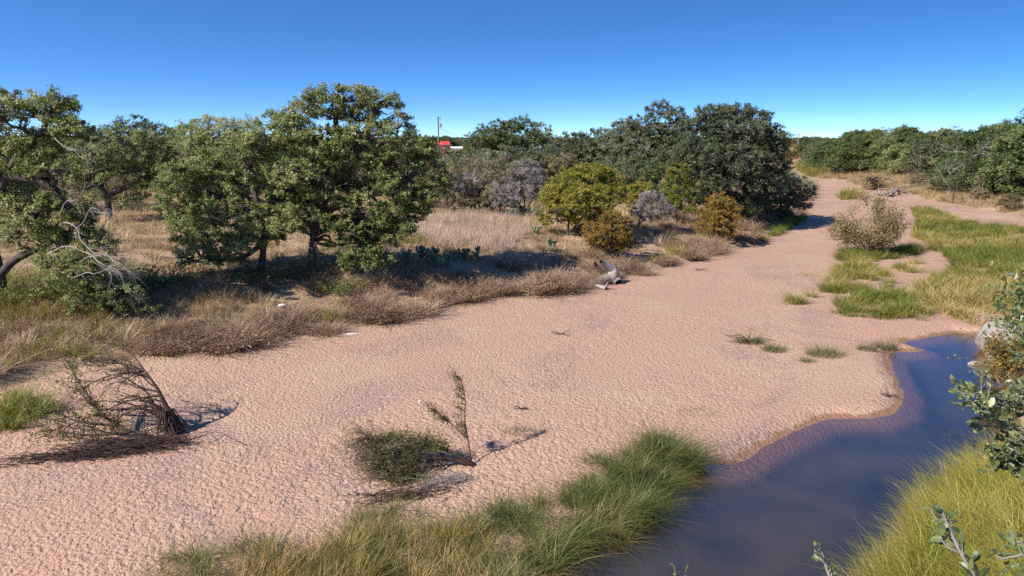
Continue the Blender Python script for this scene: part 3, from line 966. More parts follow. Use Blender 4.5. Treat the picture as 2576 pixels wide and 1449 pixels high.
px_tree('sumac_shrub', 'rust and olive shrub in front of the yellow green tree, above the driftwood stump', (1535, 648), [(1535, 595, 52, 34), (1548, 560, 36, 26), (1500, 600, 40, 26), (1560, 615, 36, 26), (1525, 622, 45, 20), (1490, 580, 26, 20)], [[(1535, 620), (1535, 590)], [(1530, 630), (1505, 605)], [(1540, 630), (1560, 600)]], M['ora'], 29, r=0.09, clump_r=0.45, dens=1.2, twigs=8, per=11, leaf=0.12, cat='shrub')
px_tree('bare_shrub', 'pale grey leafless shrub between the yellow green tree and the orange tree', (1605, 578), [(1640, 525, 42, 32), (1612, 545, 32, 26), (1672, 542, 30, 24), (1640, 500, 26, 18)], [[(1605, 560), (1615, 540)], [(1606, 565), (1640, 535)]], M['gry'], 30, r=0.1, clump_r=0.55, dens=1.2, twigs=9, per=9, leaf=0.28, elong=0.10, cat='shrub')
px_tree('yellow_green_tree', 'narrow upright yellow green tree in front of the dome shaped oak', (1702, 560), [(1708, 440, 30, 28), (1702, 480, 38, 36), (1712, 520, 36, 30), (1690, 510, 26, 26)], [[(1702, 530), (1705, 470)]], M['yel'], 31, r=0.11, clump_r=0.6, dens=1.35, twigs=8, per=10, leaf=0.16)
px_tree('scrub_tree', 'green bushy tree behind the yellow green ones', (1640, 530), [(1640, 435, 48, 28), (1590, 430, 40, 30), (1660, 470, 45, 30), (1610, 470, 45, 30)], [[(1640, 490), (1640, 450)]], M['oakr'], 32, Y=76, r=0.14, clump_r=0.75, dens=1.1, leaf=0.18, twigs=7, per=10)
px_tree('sumac_shrub', 'small olive yellow shrub behind the pale grey leafless shrub', (1612, 545), [(1612, 482, 32, 26), (1600, 510, 28, 22)], [[(1612, 520), (1612, 490)]], M['yel'], 33, Y=70, r=0.07, clump_r=0.5, dens=1.2, leaf=0.15, cat='shrub', per=9)
px_tree('orange_tree', 'small orange leaved tree beside the sand below the dome shaped oak', (1812, 608), [(1810, 512, 34, 24), (1800, 545, 48, 30), (1822, 560, 40, 30), (1785, 570, 34, 24), (1830, 530, 30, 24), (1812, 585, 36, 16)], [[(1812, 585), (1812, 545)], [(1812, 595), (1790, 560)], [(1813, 595), (1830, 555)]], M['ora'], 34, r=0.09, clump_r=0.5, dens=1.2, twigs=8, per=10, leaf=0.14)
px_tree('oak_tree', 'irregular oak with a ragged top left of the dome shaped oak', (1650, 530), [(1662, 285, 40, 24), (1700, 300, 28, 28), (1620, 322, 45, 26), (1570, 322, 34, 22), (1660, 345, 60, 30), (1600, 365, 65, 32), (1690, 370, 50, 34), (1640, 400, 70, 32), (1560, 370, 44, 30), (1700, 340, 50, 36), (1590, 345, 50, 28), (1700, 430, 60, 40), (1560, 420, 60, 34)],
        [[(1650, 470), (1655, 400), (1660, 330)], [(1652, 440), (1610, 380)]], M['oakg'], 35, Y=86, r=0.42, clump_r=0.85, dens=1.5, leaf=0.2, twigs=8, per=10)
px_tree('oak_tree', 'massive dome shaped dark oak at the bend of the sand', (1880, 565),
        [(1795, 292, 45, 22), (1850, 285, 48, 20), (1895, 305, 42, 26), (1775, 325, 60, 34), (1850, 335, 80, 42), (1925, 350, 42, 38), (1955, 395, 30, 36), (1755, 385, 68, 42), (1840, 400, 90, 46), (1930, 420, 52, 40), (1770, 445, 62, 40), (1850, 460, 80, 42), (1925, 465, 50, 36), (1800, 500, 60, 36), (1740, 490, 40, 36), (1860, 520, 70, 30), (1900, 380, 60, 44), (1820, 370, 60, 40), (1945, 360, 36, 40)],
        [[(1880, 500), (1870, 430), (1860, 360)], [(1875, 470), (1820, 420), (1780, 360)], [(1876, 460), (1920, 400)]], M['oakg'], 36, r=0.5, clump_r=0.8, dens=1.6, leaf=0.19, twigs=8, per=10)
px_tree('oak_tree', 'lower grey green oak drooping over the sand right of the dome shaped oak', (1965, 556),
        [(1950, 455, 52, 32), (1990, 475, 46, 36), (1915, 500, 48, 34), (2020, 480, 26, 28), (1965, 505, 55, 32), (2005, 515, 34, 24), (1895, 540, 36, 16), (1950, 535, 40, 16), (2035, 470, 14, 18)],
        [[(1965, 530), (1962, 490)], [(1966, 540), (2000, 500)], [(1964, 540), (1920, 515)]], M['oakg'], 37, r=0.25, clump_r=0.7, dens=1.25, leaf=0.18, twigs=8, per=10)
px_tree('orange_tree', 'orange autumn tree peeping out beyond the dome shaped oak', (1988, 420), [(1982, 378, 16, 18), (1988, 398, 16, 16), (1976, 405, 14, 14)], [[(1988, 405), (1985, 385)]], M['ora'], 38, Y=155, r=0.2, clump_r=1.0, dens=1.2, leaf=0.3, per=9)

px_tree('scrub_tree', 'olive scrub tree hiding the lower walls below the red roof', (1150, 450), [(1150, 396, 44, 20), (1108, 388, 36, 20), (1190, 392, 36, 22), (1130, 420, 50, 22), (1175, 420, 40, 20)], [[(1150, 425), (1150, 405)]], M['bro'], 39, Y=112, r=0.14, clump_r=0.8, dens=1.3, leaf=0.22, twigs=7, per=9)

# --- prototypes for woods: whole trees whose copies share meshes
def proto_tree(name, label, seed, h, w, leafmat, leaf=0.26, clump_r=1.0, n_lobe=13, dens=1.15, r=0.32, per=9, twigs=7, loc=(0, 0, 0), flat=0.55):
    rng = np.random.default_rng(seed)
    lobes = []
    for k in range(n_lobe):
        a = rng.uniform(0, 2 * math.pi)
        q = math.sqrt(rng.random())
        lobes.append((np.array([math.cos(a) * q * w * 0.33, math.sin(a) * q * w * 0.33, h * (0.80 - 0.42 * q * rng.uniform(0.3, 1.3))]), np.array([w * .2, w * .2, h * .15]) * rng.uniform(0.75, 1.2)))
    lobes.append((np.array([0, 0, h * 0.5]), np.array([w * .33, w * .33, h * .26])))
    for k in range(7):
        a = k * 0.9 + rng.uniform(0, .5)
        lobes.append((np.array([math.cos(a) * w * 0.36, math.sin(a) * w * 0.36, h * rng.uniform(0.18, 0.36)]), np.array([w * .17, w * .17, h * .15])))
    tr = [([np.array([0, 0, -0.2]), np.array([0.1, 0, h * .25]), np.array([0.0, 0.15, h * .5])], r, r * .5)]
    o = build_tree(name, (0, 0, 0), lobes, tr, leafmat, M['bark'], label, 'tree', None, seed, clump_r=clump_r, dens=dens, twigs=twigs, per=per, leaf=leaf, trunk_r=r, twig_tubes=False)
    return o


P_OAK = [proto_tree('oak_tree', 'oak', 101, 9.5, 10, M['oakr']), proto_tree('oak_tree', 'oak', 102, 9.0, 9, M['oakg']), proto_tree('oak_tree', 'oak', 103, 9.8, 11, M['oakr']), proto_tree('oak_tree', 'oak', 104, 8.2, 9, M['oak'])]
P_SCRUB = proto_tree('scrub_tree', 'scrub', 105, 4.5, 5.0, M['bro'], leaf=0.2, clump_r=0.7, dens=0.9, r=0.12)
used_proto = {}


def place(proto, p, h_scale, rz, label, group=None, wide=None):
    s = (h_scale * (wide or 1), h_scale * (wide or 1), h_scale)
    if id(proto) not in used_proto:
        used_proto[id(proto)] = 1
        proto.location = [float(v) for v in p]
        proto.rotation_euler = (0, 0, rz)
        proto.scale = s
        proto['label'] = label
        if group: proto['group'] = group
        return proto
    return dup(proto, p, rz, s, label, group)


# right bank, front rank: foot of the tree in the picture, height, prototype, label
RB = [(2575, 525, 1.02, 0, 'dark oak at the right edge, foot among dry grass'),
      (2510, 502, 0.92, 1, 'grey green oak on the right bank beside the edge oak'),
      (2440, 490, 0.95, 2, 'broad dark oak behind the white dead limbs'),
      (2392, 484, 0.72, 3, 'low oak leaning over the bank left of the white dead limbs'),
      (2408, 487, 0.55, 2, 'small dark oak low under the first white dead limbs'),
      (2455, 492, 0.58, 0, 'small dark oak low under the second white dead limbs'),
      (2330, 470, 0.88, 1, 'dull grey oak above the brown scrub on the right bank'),
      (2275, 456, 0.95, 3, 'green oak standing over the grey driftwood on the right bank'),
      (2222, 447, 0.92, 0, 'dense green oak just right of the dark hollow under the trees'),
      (2172, 441, 0.98, 2, 'dense green oak whose skirts touch the sloping dry grass'),
      (2126, 448, 0.92, 0, 'dense dark green oak reaching lowest over the far sand'),
      (2085, 438, 0.95, 2, 'blue green oak next to the strip of far green grass'),
      (2056, 426, 1.0, 1, 'far oak at the narrow end of the sand'),
      (2036, 415, 1.0, 0, 'farthest oak of the right bank, where the sand disappears')]
for k, (px, py, hs, pi, lb) in enumerate(RB):
    p = PG(px, py)
    p = p + np.array([p[0], p[1], 0]) / np.hypot(p[0], p[1]) * (1.0 if hs < .6 else 9.0 if px > 2200 else 4.0)
    p[2] = gz1(p[0], p[1])
    place(P_OAK[pi], p + [0, 0, -0.1], hs * (1.12 if px > 2400 else 1.0), k * 1.7, lb, 'oaks along the right bank', wide=1.05)
# ranks behind; only their tops show
grp = 'oak tops behind the front rank on the right bank'
lbl = 'oak showing only its crown above the front trees of the right bank'
Q = []
for t in np.linspace(0, 1, 17):
    b = np.array([52, 78]) * (1 - t) + np.array([118, 300]) * t
    for rank in range(1, 3):
        Q.append((b[0] + 12 + rank * 9 + random.uniform(-2, 2), b[1] + rank * 2 + random.uniform(-4, 4)))
for k, (x, y) in enumerate(Q):
    z = gz1(x, y)
    top = random.uniform(0.92, 1.12) + (0.12 if y < 110 else 0) + 0.1 * math.sin(y * 0.13)
    place(P_OAK[k % 4], (x, y, z - 0.2), top, k * 2.1, lbl, grp)
for k, (px, py, s, lb) in enumerate([(2360, 488, 0.75, 'brown scrub at the foot of the dull grey oak'), (2310, 474, 0.7, 'brown scrub right of the grey driftwood on the right bank'), (2432, 492, 0.6, 'grey scrub below the white dead limbs'),
                                     (2540, 530, 0.55, 'thin scrub in dry grass near the right edge'), (2470, 506, 0.5, 'small scrub in front of the grey green oak'), (2350, 440, 1.5, 'tall brown tree among the right bank oaks'), (2480, 500, 0.9, 'olive scrub between two right bank oaks')]):
    place(P_SCRUB, PG(px, py) + [0, 0, -0.1], s, k * 1.3, lb, 'scrub on the right bank')
# scrub and low trees filling the left bank further back
grp = 'scrub trees far back on the left bank'
k = 0
for x, y, s in [(-38, 88, 1.1), (-30, 96, 1.2), (-24, 86, 1.0), (-16, 92, 1.25), (-10, 100, 1.2), (-5, 90, 1.0), (2, 94, 1.15), (9, 100, 1.2), (14, 92, 1.1), (-20, 110, 1.3), (-2, 112, 1.4), (8, 118, 1.4), (-46, 100, 1.3), (-58, 96, 1.3), (-66, 88, 1.2), (-34, 78, .8), (-44, 82, .9)]:
    place(P_SCRUB, (x, y, gz1(x, y) - 0.1), s, k * 1.1, 'brown scrub tree in the tangle behind the left bank oaks', grp); k += 1

# dead white limbs on the right bank
def dead_tree(name, label, paths, Y, r0, seed, group=None):
    rng = np.random.default_rng(seed)
    b = A(paths[0][0][0], paths[0][0][1], Y)
    b[2] = gz1(b[0], b[1])
    root = empty(name, b); tag(root, label, 'dead tree', group)
    for i, p in enumerate(paths):
        tb = Tubes()
        pts = np.array(px_path(Y, p))
        if i == 0: pts = np.vstack([b + [0, 0, -0.1], pts])
        if i == 0: tb.add(chaikin(pts - b, 1), r0 * 1.8, r0 * 1.2, 7)
        else: dead_branch(tb, pts - b, r0, rng, 3, 1.3)
        obj('trunk' if i == 0 else 'branch', tb.mesh('trunk', M['bark' if i == 0 else 'dead']), root)
dead_tree('dead_tree', 'bleached dead tree with white crooked limbs in front of the right bank oaks', [[(2400, 478), (2404, 462, -1), (2396, 452, -3)], [(2396, 452, -3), (2388, 440, -6), (2402, 428, -7.5), (2422, 410, -8)], [(2396, 452, -3), (2380, 452, -6), (2362, 442, -7), (2350, 450, -8)]], 104, 0.06, 61)
dead_tree('dead_tree', 'second bleached dead tree, its bare white top spread between dark crowns', [[(2446, 470), (2450, 430, -1), (2446, 396, -2)], [(2446, 396, -2), (2432, 388, -3), (2425, 372, -4), (2405, 366, -5)], [(2446, 396, -2), (2462, 386, -3), (2470, 372, -4), (2490, 370, -5)]], 103, 0.06, 62)

# ------------------------------------------------------------------ scatter of plants nobody could count
def scatter(name, label, protos, pts, rot, scl, itint, seed=3):
    rng = np.random.default_rng(seed)
    col = bpy.data.collections.new(name + '_kinds')
    for o in protos: col.objects.link(o)
    n = len(pts)
    me = mesh_np(name, pts, [], None, point_attr={'rot': rot, 'scl': np.asarray(scl, float), 'itint': np.asarray(itint, float), 'pick': rng.integers(0, len(protos), n).astype(np.int32)})
    o = obj(name, me)
    tag(o, label, None, None, 'stuff')
    ng = bpy.data.node_groups.new(name, 'GeometryNodeTree')
    ng.interface.new_socket('Geometry', in_out='INPUT', socket_type='NodeSocketGeometry')
    ng.interface.new_socket('Geometry', in_out='OUTPUT', socket_type='NodeSocketGeometry')
    N, L = ng.nodes, ng.links
    gi, go = N.new('NodeGroupInput'), N.new('NodeGroupOutput')
    ci = N.new('GeometryNodeCollectionInfo')
    ci.inputs['Collection'].default_value = col
    ci.inputs['Separate Children'].default_value = True
    ci.inputs['Reset Children'].default_value = True
    ip = N.new('GeometryNodeInstanceOnPoints')
    ip.inputs['Pick Instance'].default_value = True
    def named(nm, tp):
        a = N.new('GeometryNodeInputNamedAttribute')
        a.data_type = tp
        a.inputs['Name'].default_value = nm
        return a.outputs['Attribute']
    L.new(gi.outputs[0], ip.inputs['Points'])
    L.new(ci.outputs[0], ip.inputs['Instance'])
    L.new(named('pick', 'INT'), ip.inputs['Instance Index'])
    L.new(named('rot', 'FLOAT_VECTOR'), ip.inputs['Rotation'])
    L.new(named('scl', 'FLOAT'), ip.inputs['Scale'])
    L.new(ip.outputs[0], go.inputs[0])
    md = o.modifiers.new('scatter', 'NODES')
    md.node_group = ng
    return o


def blades(rng, n, h, rad, arch, w, lean=0.25, segs=3, hv=0.35, dirbias=None, tint0=0.5, tv=0.22):
    """curved grass blades; returns V, F, tint"""
    a = rng.uniform(0, 2 * math.pi, n)
    q = np.sqrt(rng.random(n)) * rad
    base = np.stack([np.cos(a) * q, np.sin(a) * q, np.zeros(n)], -1)
    az = a + rng.normal(0, 0.9, n)
    d = np.stack([np.cos(az), np.sin(az), np.zeros(n)], -1)
    if dirbias is not None:
        d = d + np.asarray(dirbias, float)
        d /= np.linalg.norm(d, axis=1)[:, None] + 1e-9
    H = h * (1 + hv * rng.uniform(-1, 1, n))
    ln = lean * rng.uniform(0.2, 1.4, n) * (0.4 + q / max(rad, 1e-6))
    ar = arch * rng.uniform(0.3, 1.3, n)
    sd = np.stack([-d[:, 1], d[:, 0], np.zeros(n)], -1)
    tw = rng.normal(0, 0.5, n)
    sd = sd * np.cos(tw)[:, None] + d * np.sin(tw)[:, None]
    V = []
    s = np.linspace(0, 1, segs + 1)
    for t in s:
        p = base + d * (H * (ln * t + ar * t * t))[:, None]
        p[:, 2] += H * (t - 0.45 * ar * t ** 2.4)
        ww = (w * rng.uniform(0.9, 1.1, n) * (1 - 0.85 * t ** 1.5))[:, None] * 0.5
        V += [p - sd * ww, p + sd * ww]
    V = np.stack(V, 1)                              # n, 2(segs+1), 3
    k = 2 * (segs + 1)
    F = []
    for j in range(segs):
        F.append(np.stack([np.arange(n) * k + 2 * j, np.arange(n) * k + 2 * j + 1, np.arange(n) * k + 2 * j + 3, np.arange(n) * k + 2 * j + 2], -1))
    F = np.stack(F, 1).reshape(-1, 4)
    tint = np.repeat(np.clip(tint0 + rng.normal(0, tv, n), 0, 1), segs)
    return V.reshape(-1, 3), F, tint


def tuft(name, mat, seed, **kw):
    rng = np.random.default_rng(seed)
    V, F, t = blades(rng, **kw)
    return bpy.data.objects.new(name, mesh_np(name, V, [F], mat, face_attr={'tint': t}))


def weed_arrays(rng, h, rad, stems=26, specks=9, leaf=0.05):
    V1, F1, t1 = blades(rng, stems, h, rad * 0.5, 0.45, 0.022, 0.95, 3, 0.45)
    k = 8
    Vr = V1.reshape(stems, k, 3)
    mid = 0.5 * (Vr[:, 0::2] + Vr[:, 1::2])          # stem, 4, 3
    s = rng.uniform(0.25, 1.0, (stems, specks)) * 3
    i0 = np.minimum(2, s.astype(int)); f = s - i0
    P = mid[np.arange(stems)[:, None], i0] * (1 - f)[..., None] + mid[np.arange(stems)[:, None], i0 + 1] * f[..., None]
    P = P + rng.normal(0, 0.035 * h / 0.6, P.shape)
    P = P.reshape(-1, 3)
    D = rand_dirs(rng, (len(P),)); D[:, 2] = np.abs(D[:, 2])
    L = leaf * rng.uniform(0.6, 1.7, len(P))
    V2, F2 = leaf_quads(P, D, rand_dirs(rng, (len(P),)) + [0, 0, .5], L, L * 0.4)
    t2 = np.clip(0.5 + rng.normal(0, 0.25, len(P)), 0, 1)
    return np.vstack([V1, V2]), np.vstack([F1, F2 + len(V1)]), np.concatenate([t1, t2])


def weed(name, mat, seed, **kw):
    rng = np.random.default_rng(seed)
    V, F, t = weed_arrays(rng, **kw)
    return bpy.data.objects.new(name, mesh_np(name, V, [F], mat, face_attr={'tint': t}))


def rots(n, tilt=0.12):
    return np.stack([RNG.normal(0, tilt, n), RNG.normal(0, tilt, n), RNG.uniform(0, 6.283, n)], -1)


def pts_in(poly, dens, z_off=-0.03):
    P = np.asarray(poly, float)
    lo, hi = P.min(0), P.max(0)
    n = int((hi - lo).prod() * dens)
    x = RNG.uniform(lo[0], hi[0], n); y = RNG.uniform(lo[1], hi[1], n)
    k = in_poly(x, y, P)
    x, y = x[k], y[k]
    return x, y


def in_view(x, y, m=0.86):
    return (y > 9) & (np.abs(x) < m * y + 3)


W_T = [weed('weed_tuft', M['weed'], 200 + i, h=0.62, rad=0.42, stems=40, specks=4) for i in range(5)]
D_T = [tuft('dry_tuft', M['grass_dry'], 220 + i, n=46, h=0.42, rad=0.28, arch=0.5, w=0.014, lean=0.5) for i in range(4)]
S_T = [tuft('short_tuft', M['grass_dry'], 240 + i, n=34, h=0.14, rad=0.34, arch=0.6, w=0.016, lean=0.9, segs=2) for i in range(4)]
PALE_T = [tuft('pale_tuft', M['pale_grass'], 260 + i, n=50, h=0.95, rad=0.35, arch=0.30, w=0.014, lean=0.25, tint0=0.85, tv=0.12) for i in range(4)]
GR_T = [tuft('green_tuft', M['grass_green'], 280 + i, n=46, h=0.66, rad=0.30, arch=0.55, w=0.022, lean=0.4) for i in range(5)]
SE_T = [tuft('sedge_tuft', M['sedge'], 300 + i, n=52, h=0.62, rad=0.22, arch=1.0, w=0.015, lean=0.6, segs=4, hv=.5, tv=.34) for i in range(5)]
SY_T = [tuft('sedge_yellow_tuft', M['sedge_yellow'], 320 + i, n=52, h=0.78, rad=0.22, arch=0.7, w=0.014, lean=0.5, segs=4, dirbias=(-0.45, -0.1, 0)) for i in range(5)]
BR_T = [tuft('brown_tuft', M['grass_gold'], 340 + i, n=46, h=0.55, rad=0.24, arch=0.45, w=0.014, lean=0.4, segs=3, tint0=0.55) for i in range(4)]


def cloud(n_area, xlo, xhi, ylo, yhi, cond):
    """random ground spots in a box that satisfy cond(out, idx, sp, x, y)"""
    n = int(n_area * (xhi - xlo) * (yhi - ylo))
    x = RNG.uniform(xlo, xhi, n); y = RNG.uniform(ylo, yhi, n)
    k = in_view(x, y)
    x, y = x[k], y[k]
    z, o, i, s = land(x, y, False)
    k = cond(o, i, s, x, y)
    return x[k], y[k], z[k]


# weeds of the left bank, thickest at its rim
is_left = lambda i: i < N_L
x, y, z = cloud(7, -45, 75, 20, 150, lambda o, i, s, x, y: is_left(i) & (o > 0.1) & (o < 9) & (RNG.random(len(o)) < np.clip(1.25 - o * 0.10, 0, 1) * np.clip(46 / y, 0, 1)) & (fbm(x * 0.5, y * 0.5, 55, 3) > 0.485))
mound = np.clip((fbm(x * 0.5, y * 0.5, 55, 3) - 0.42) / 0.25, 0, 1)
scatter('dry_weeds', 'reddish brown dead weeds along the rim of the left bank', W_T, np.stack([x, y, z - 0.04], -1), rots(len(x), .25), (0.34 + 0.62 * mound) * RNG.uniform(0.75, 1.2, len(x)) * np.clip(0.7 + y / 110, 0.8, 2), RNG.normal(0, .10, len(x)) + (fbm(x * 1.1, y * 1.1, 57, 2) - .5) * .5)
x, y, z = cloud(6, -45, -6, 22, 60, lambda o, i, s, x, y: is_left(i) & (o > 0.6) & (o < 14) & (fbm(x * 0.4, y * 0.4, 58, 3) + 0.24 * sstep(-13, -20, x) > 0.70))
scatter('yellow_weeds', 'yellow green grass mixed into the weeds on the left bank', GR_T[:2] + D_T + W_T[:2], np.stack([x, y, z - 0.04], -1), rots(len(x), .2), RNG.uniform(0.6, 1.3, len(x)), RNG.normal(0.12, .2, len(x)))
x, y, z = cloud(5, -30, -12, 24, 38, lambda o, i, s, x, y: is_left(i) & (o > 1.2) & (o < 8) & (fbm(x * 0.5, y * 0.5, 59, 3) + 0.2 * sstep(-15, -21, x) > 0.55))
scatter('straw_grass', 'tall straw coloured grass at the far left of the bank', D_T, np.stack([x, y, z - 0.04], -1), rots(len(x), .2), RNG.uniform(0.8, 1.6, len(x)), RNG.normal(0.0, .18, len(x)))
x, y, z = cloud(9, -75, 75, 26, 135, lambda o, i, s, x, y: is_left(i) & (o > 3) & (RNG.random(len(o)) < np.clip(40 / y, 0, 1) * np.clip(o / 8, 0, 1)) & (fbm(x * 0.35, y * 0.35, 65, 3) > 0.51))
scatter('short_dry_grass', 'short dry grass on the flat ground behind the left bank', S_T, np.stack([x, y, z - 0.02], -1), rots(len(x)), RNG.uniform(0.7, 1.5, len(x)) * np.clip(0.8 + y / 90, 1, 2), RNG.normal(0.05, .15, len(x)))
x, y, z = cloud(0.9, -75, 75, 40, 135, lambda o, i, s, x, y: is_left(i) & (o > 4) & (RNG.random(len(o)) < np.clip(50 / y, 0, 1)) & (fbm(x * 0.25, y * 0.25, 66, 3) > 0.47))
scatter('dry_grass', 'taller dry grass and stalks between the left bank trees', D_T, np.stack([x, y, z - 0.03], -1), rots(len(x)), RNG.uniform(0.8, 1.6, len(x)) * np.clip(0.8 + y / 90, 1, 2), RNG.normal(0.0, .15, len(x)))
PALE = gp([(1040, 575), (1120, 548), (1230, 540), (1320, 560), (1330, 600), (1260, 625), (1120, 630), (1020, 612)], 1.7)
x, y = pts_in(PALE, 3.2)
scatter('pale_tall_grass', 'pale pinkish tall dry grass on the left bank', PALE_T, np.stack([x, y, ground_z(x, y) - 0.03], -1), rots(len(x)), RNG.uniform(0.6, 1.15, len(x)), RNG.normal(0.0, .14, len(x)))
# right bank slope
x, y, z = cloud(3.2, 20, 150, 30, 330, lambda o, i, s, x, y: (i >= N_L) & (i < N_L + N_R - 8) & (o > 0.1) & (o < 16) & (RNG.random(len(o)) < np.clip(75 / y, 0, 1)))
scatter('bank_grass', 'straw coloured grass on the slope of the right bank', D_T, np.stack([x, y, z - 0.03], -1), rots(len(x)), RNG.uniform(0.9, 1.7, len(x)) * np.clip(y / 80, 1, 3), RNG.normal(-0.05, .15, len(x)))
# the green flat on the right
FLAT = gp([(2290, 522), (2330, 526), (2380, 542), (2420, 560), (2500, 570), (2576, 578), (2800, 620), (2800, 860), (2520, 838), (2445, 830), (2400, 800), (2330, 775), (2310, 748), (2330, 720), (2395, 690), (2385, 650), (2345, 622), (2292, 592), (2312, 558)])
x, y = pts_in(FLAT, 6)
k = (RNG.random(len(x)) < np.clip(50 / y, 0, 1)) & (fbm(x * 0.5, y * 0.5, 94, 3) > 0.385)
x, y = x[k], y[k]
z, o, i, s = land(x, y, False)
yl = sstep(0.40, 0.62, fbm(x * 0.16, y * 0.16, 91, 2)) * 0.35 + sstep(62, 42, y) * 0.18 - 0.14
scatter('green_grass', 'tall green and yellow grass filling the flat at the right', GR_T, np.stack([x, y, z - 0.04], -1), rots(len(x)), RNG.uniform(0.6, 1.65, len(x)) * np.clip(1.1 - y / 260, .7, 1.1), yl + RNG.normal(0.03, .17, len(x)))
PATCH = [([(2060, 732), (2110, 672), (2150, 655), (2215, 680), (2255, 705), (2230, 730), (2160, 728), (2100, 742)], 0.22), ([(2085, 782), (2120, 752), (2200, 735), (2290, 742), (2312, 795), (2240, 800), (2150, 798)], 0.05), ([(1968, 764), (2000, 748), (2055, 740), (2058, 755), (2010, 764)], 0.1),
         ([(2100, 655), (2120, 625), (2200, 640), (2280, 622), (2365, 625), (2350, 645), (2270, 650), (2160, 662)], -0.05), ([(2225, 690), (2260, 665), (2330, 660), (2350, 672), (2290, 690)], 0.25), ([(2110, 500), (2150, 488), (2170, 495), (2130, 503)], 0.3), ([(2000, 420), (2045, 430), (2110, 446), (2060, 448), (2025, 440)], 0.2),
         ([(2300, 770), (2345, 770), (2330, 806), (2308, 806)], 0.0), ([(1880, 625), (1920, 600), (1990, 560), (2030, 540), (2010, 560), (1940, 600)], -0.05), ([(0, 1030), (60, 1000), (150, 1010), (130, 1060), (60, 1085), (-40, 1095)], 0.0), ([(-40, 790), (300, 770), (340, 850), (180, 870), (-40, 880)], 0.3),
         ([(1620, 678), (1700, 655), (1790, 648), (1700, 640), (1640, 655)], 0.25)]
xs, ys, ts = [], [], []
for pl, t in PATCH:
    q = chaikin(gp(pl, 0.05), 1, True)
    x, y = pts_in(q, 8)
    xs.append(x); ys.append(y); ts.append(np.full(len(x), t))
x, y, t = np.concatenate(xs), np.concatenate(ys), np.concatenate(ts)
k = (fbm(x * 0.9, y * 0.9, 93, 3) > 0.44) & (RNG.random(len(x)) < np.clip(60 / y, 0, 1))
x, y, t = x[k], y[k], t[k]
scatter('sandbar_grass', 'patches of grass growing on the sand by the green flat', GR_T, np.stack([x, y, ground_z(x, y) - 0.03], -1), rots(len(x)), RNG.uniform(0.5, 1.25, len(x)) * np.clip(y / 60, 1, 3), t + RNG.normal(0, .1, len(x)))
# foreground strip between sand and water
STRIP = gp([(240, 1470), (330, 1435), (460, 1405), (600, 1380), (720, 1350), (830, 1325), (960, 1290), (1040, 1282), (1110, 1305), (1200, 1302), (1290, 1245), (1420, 1205), (1500, 1165), (1590, 1120), (1680, 1095), (1745, 1125), (1765, 1165), (1735, 1205),
            (1690, 1255), (1640, 1305), (1560, 1348), (1480, 1378), (1432, 1425), (1405, 1480), (1380, 1640), (150, 1640)])
x, y = pts_in(STRIP, 17)
z, o, i, s = land(x, y, False)
d, _ = seg_dist(x, y, np.array(STRIP))
u = x / np.maximum(y, 1e-3)
shore = sstep(2.2, 0.4, -s)
k = RNG.random(len(x)) < (0.45 + 0.55 * sstep(0.0, 0.5, d)) * (0.22 + 0.70 * (fbm(x * 1.1, y * 1.1, 97, 2) > 0.45))
brown = (shore < 0.45) & (d > 0.9) & (RNG.random(len(x)) < 0.58)
kb, kg = k & brown, k & ~brown
scatter('brown_grass', 'golden brown grass in the middle of the foreground strip', BR_T, np.stack([x, y, z - 0.02], -1)[kb], rots(kb.sum()), RNG.uniform(0.6, 1.15, kb.sum()), RNG.normal(0.1, .12, kb.sum()))
scatter('sedge_grass', 'green sedge edging the foreground strip by the pool', SE_T, np.stack([x, y, z - 0.02], -1)[kg], rots(kg.sum()), (0.72 + 0.22 * shore[kg]) * RNG.uniform(0.45, 1.2, kg.sum()), RNG.normal(0.04, .2, kg.sum()))
# near bank sedge, lower right
NEARB = gp([(2318, 1250), (2405, 1203), (2500, 1170), (2640, 1150), (2900, 1220), (2900, 1750), (2050, 1750), (2150, 1510), (2200, 1455), (2258, 1405), (2303, 1350), (2322, 1295)], 0.2)
x, y = pts_in(NEARB, 19)
z, o, i, s = land(x, y, False)
k = (s < 0.75)
x, y, z = x[k], y[k], z[k]
scatter('yellow_sedge', 'bright yellow green sedge hanging over the near bank at lower right', SY_T, np.stack([x, y, z - 0.03], -1), np.stack([RNG.normal(0, .12, len(x)), RNG.normal(0, .12, len(x)), RNG.normal(0, .5, len(x))], -1), RNG.uniform(0.7, 1.1, len(x)), RNG.normal(0.0, .13, len(x)))

# far woods that read as one mass
far_kinds = [bpy.data.objects.new('far_crown', P_OAK[i].children[1].data if P_OAK[i].children[1].name.startswith('crown') else P_OAK[i].children[0].data) for i in range(4)]
n = 9000
r = np.exp(RNG.uniform(math.log(105), math.log(2600), n)); a = RNG.uniform(-0.75, 0.75, n)
x, y = r * np.sin(a), r * np.cos(a)
z, o, i, s = land(x, y, False)
k = (o > np.where(i < N_L, 34, 42)) & (r > 118) & ~((np.abs(x / y + 0.092) < 0.045) & (y < 250)) & (RNG.random(n) < 0.3 + np.clip((r - 250) / 500, 0, .5))
x, y, z = x[k], y[k], z[k]
scatter('distant_woods', 'dark woods covering the plain up to the skyline', far_kinds, np.stack([x, y, z - 0.5], -1), np.stack([np.zeros(len(x)), np.zeros(len(x)), RNG.uniform(0, 6.28, len(x))], -1), RNG.uniform(0.55, 1.0, len(x)) * np.where((x > 0) & (x < 60) , .85, 1), np.zeros(len(x)))

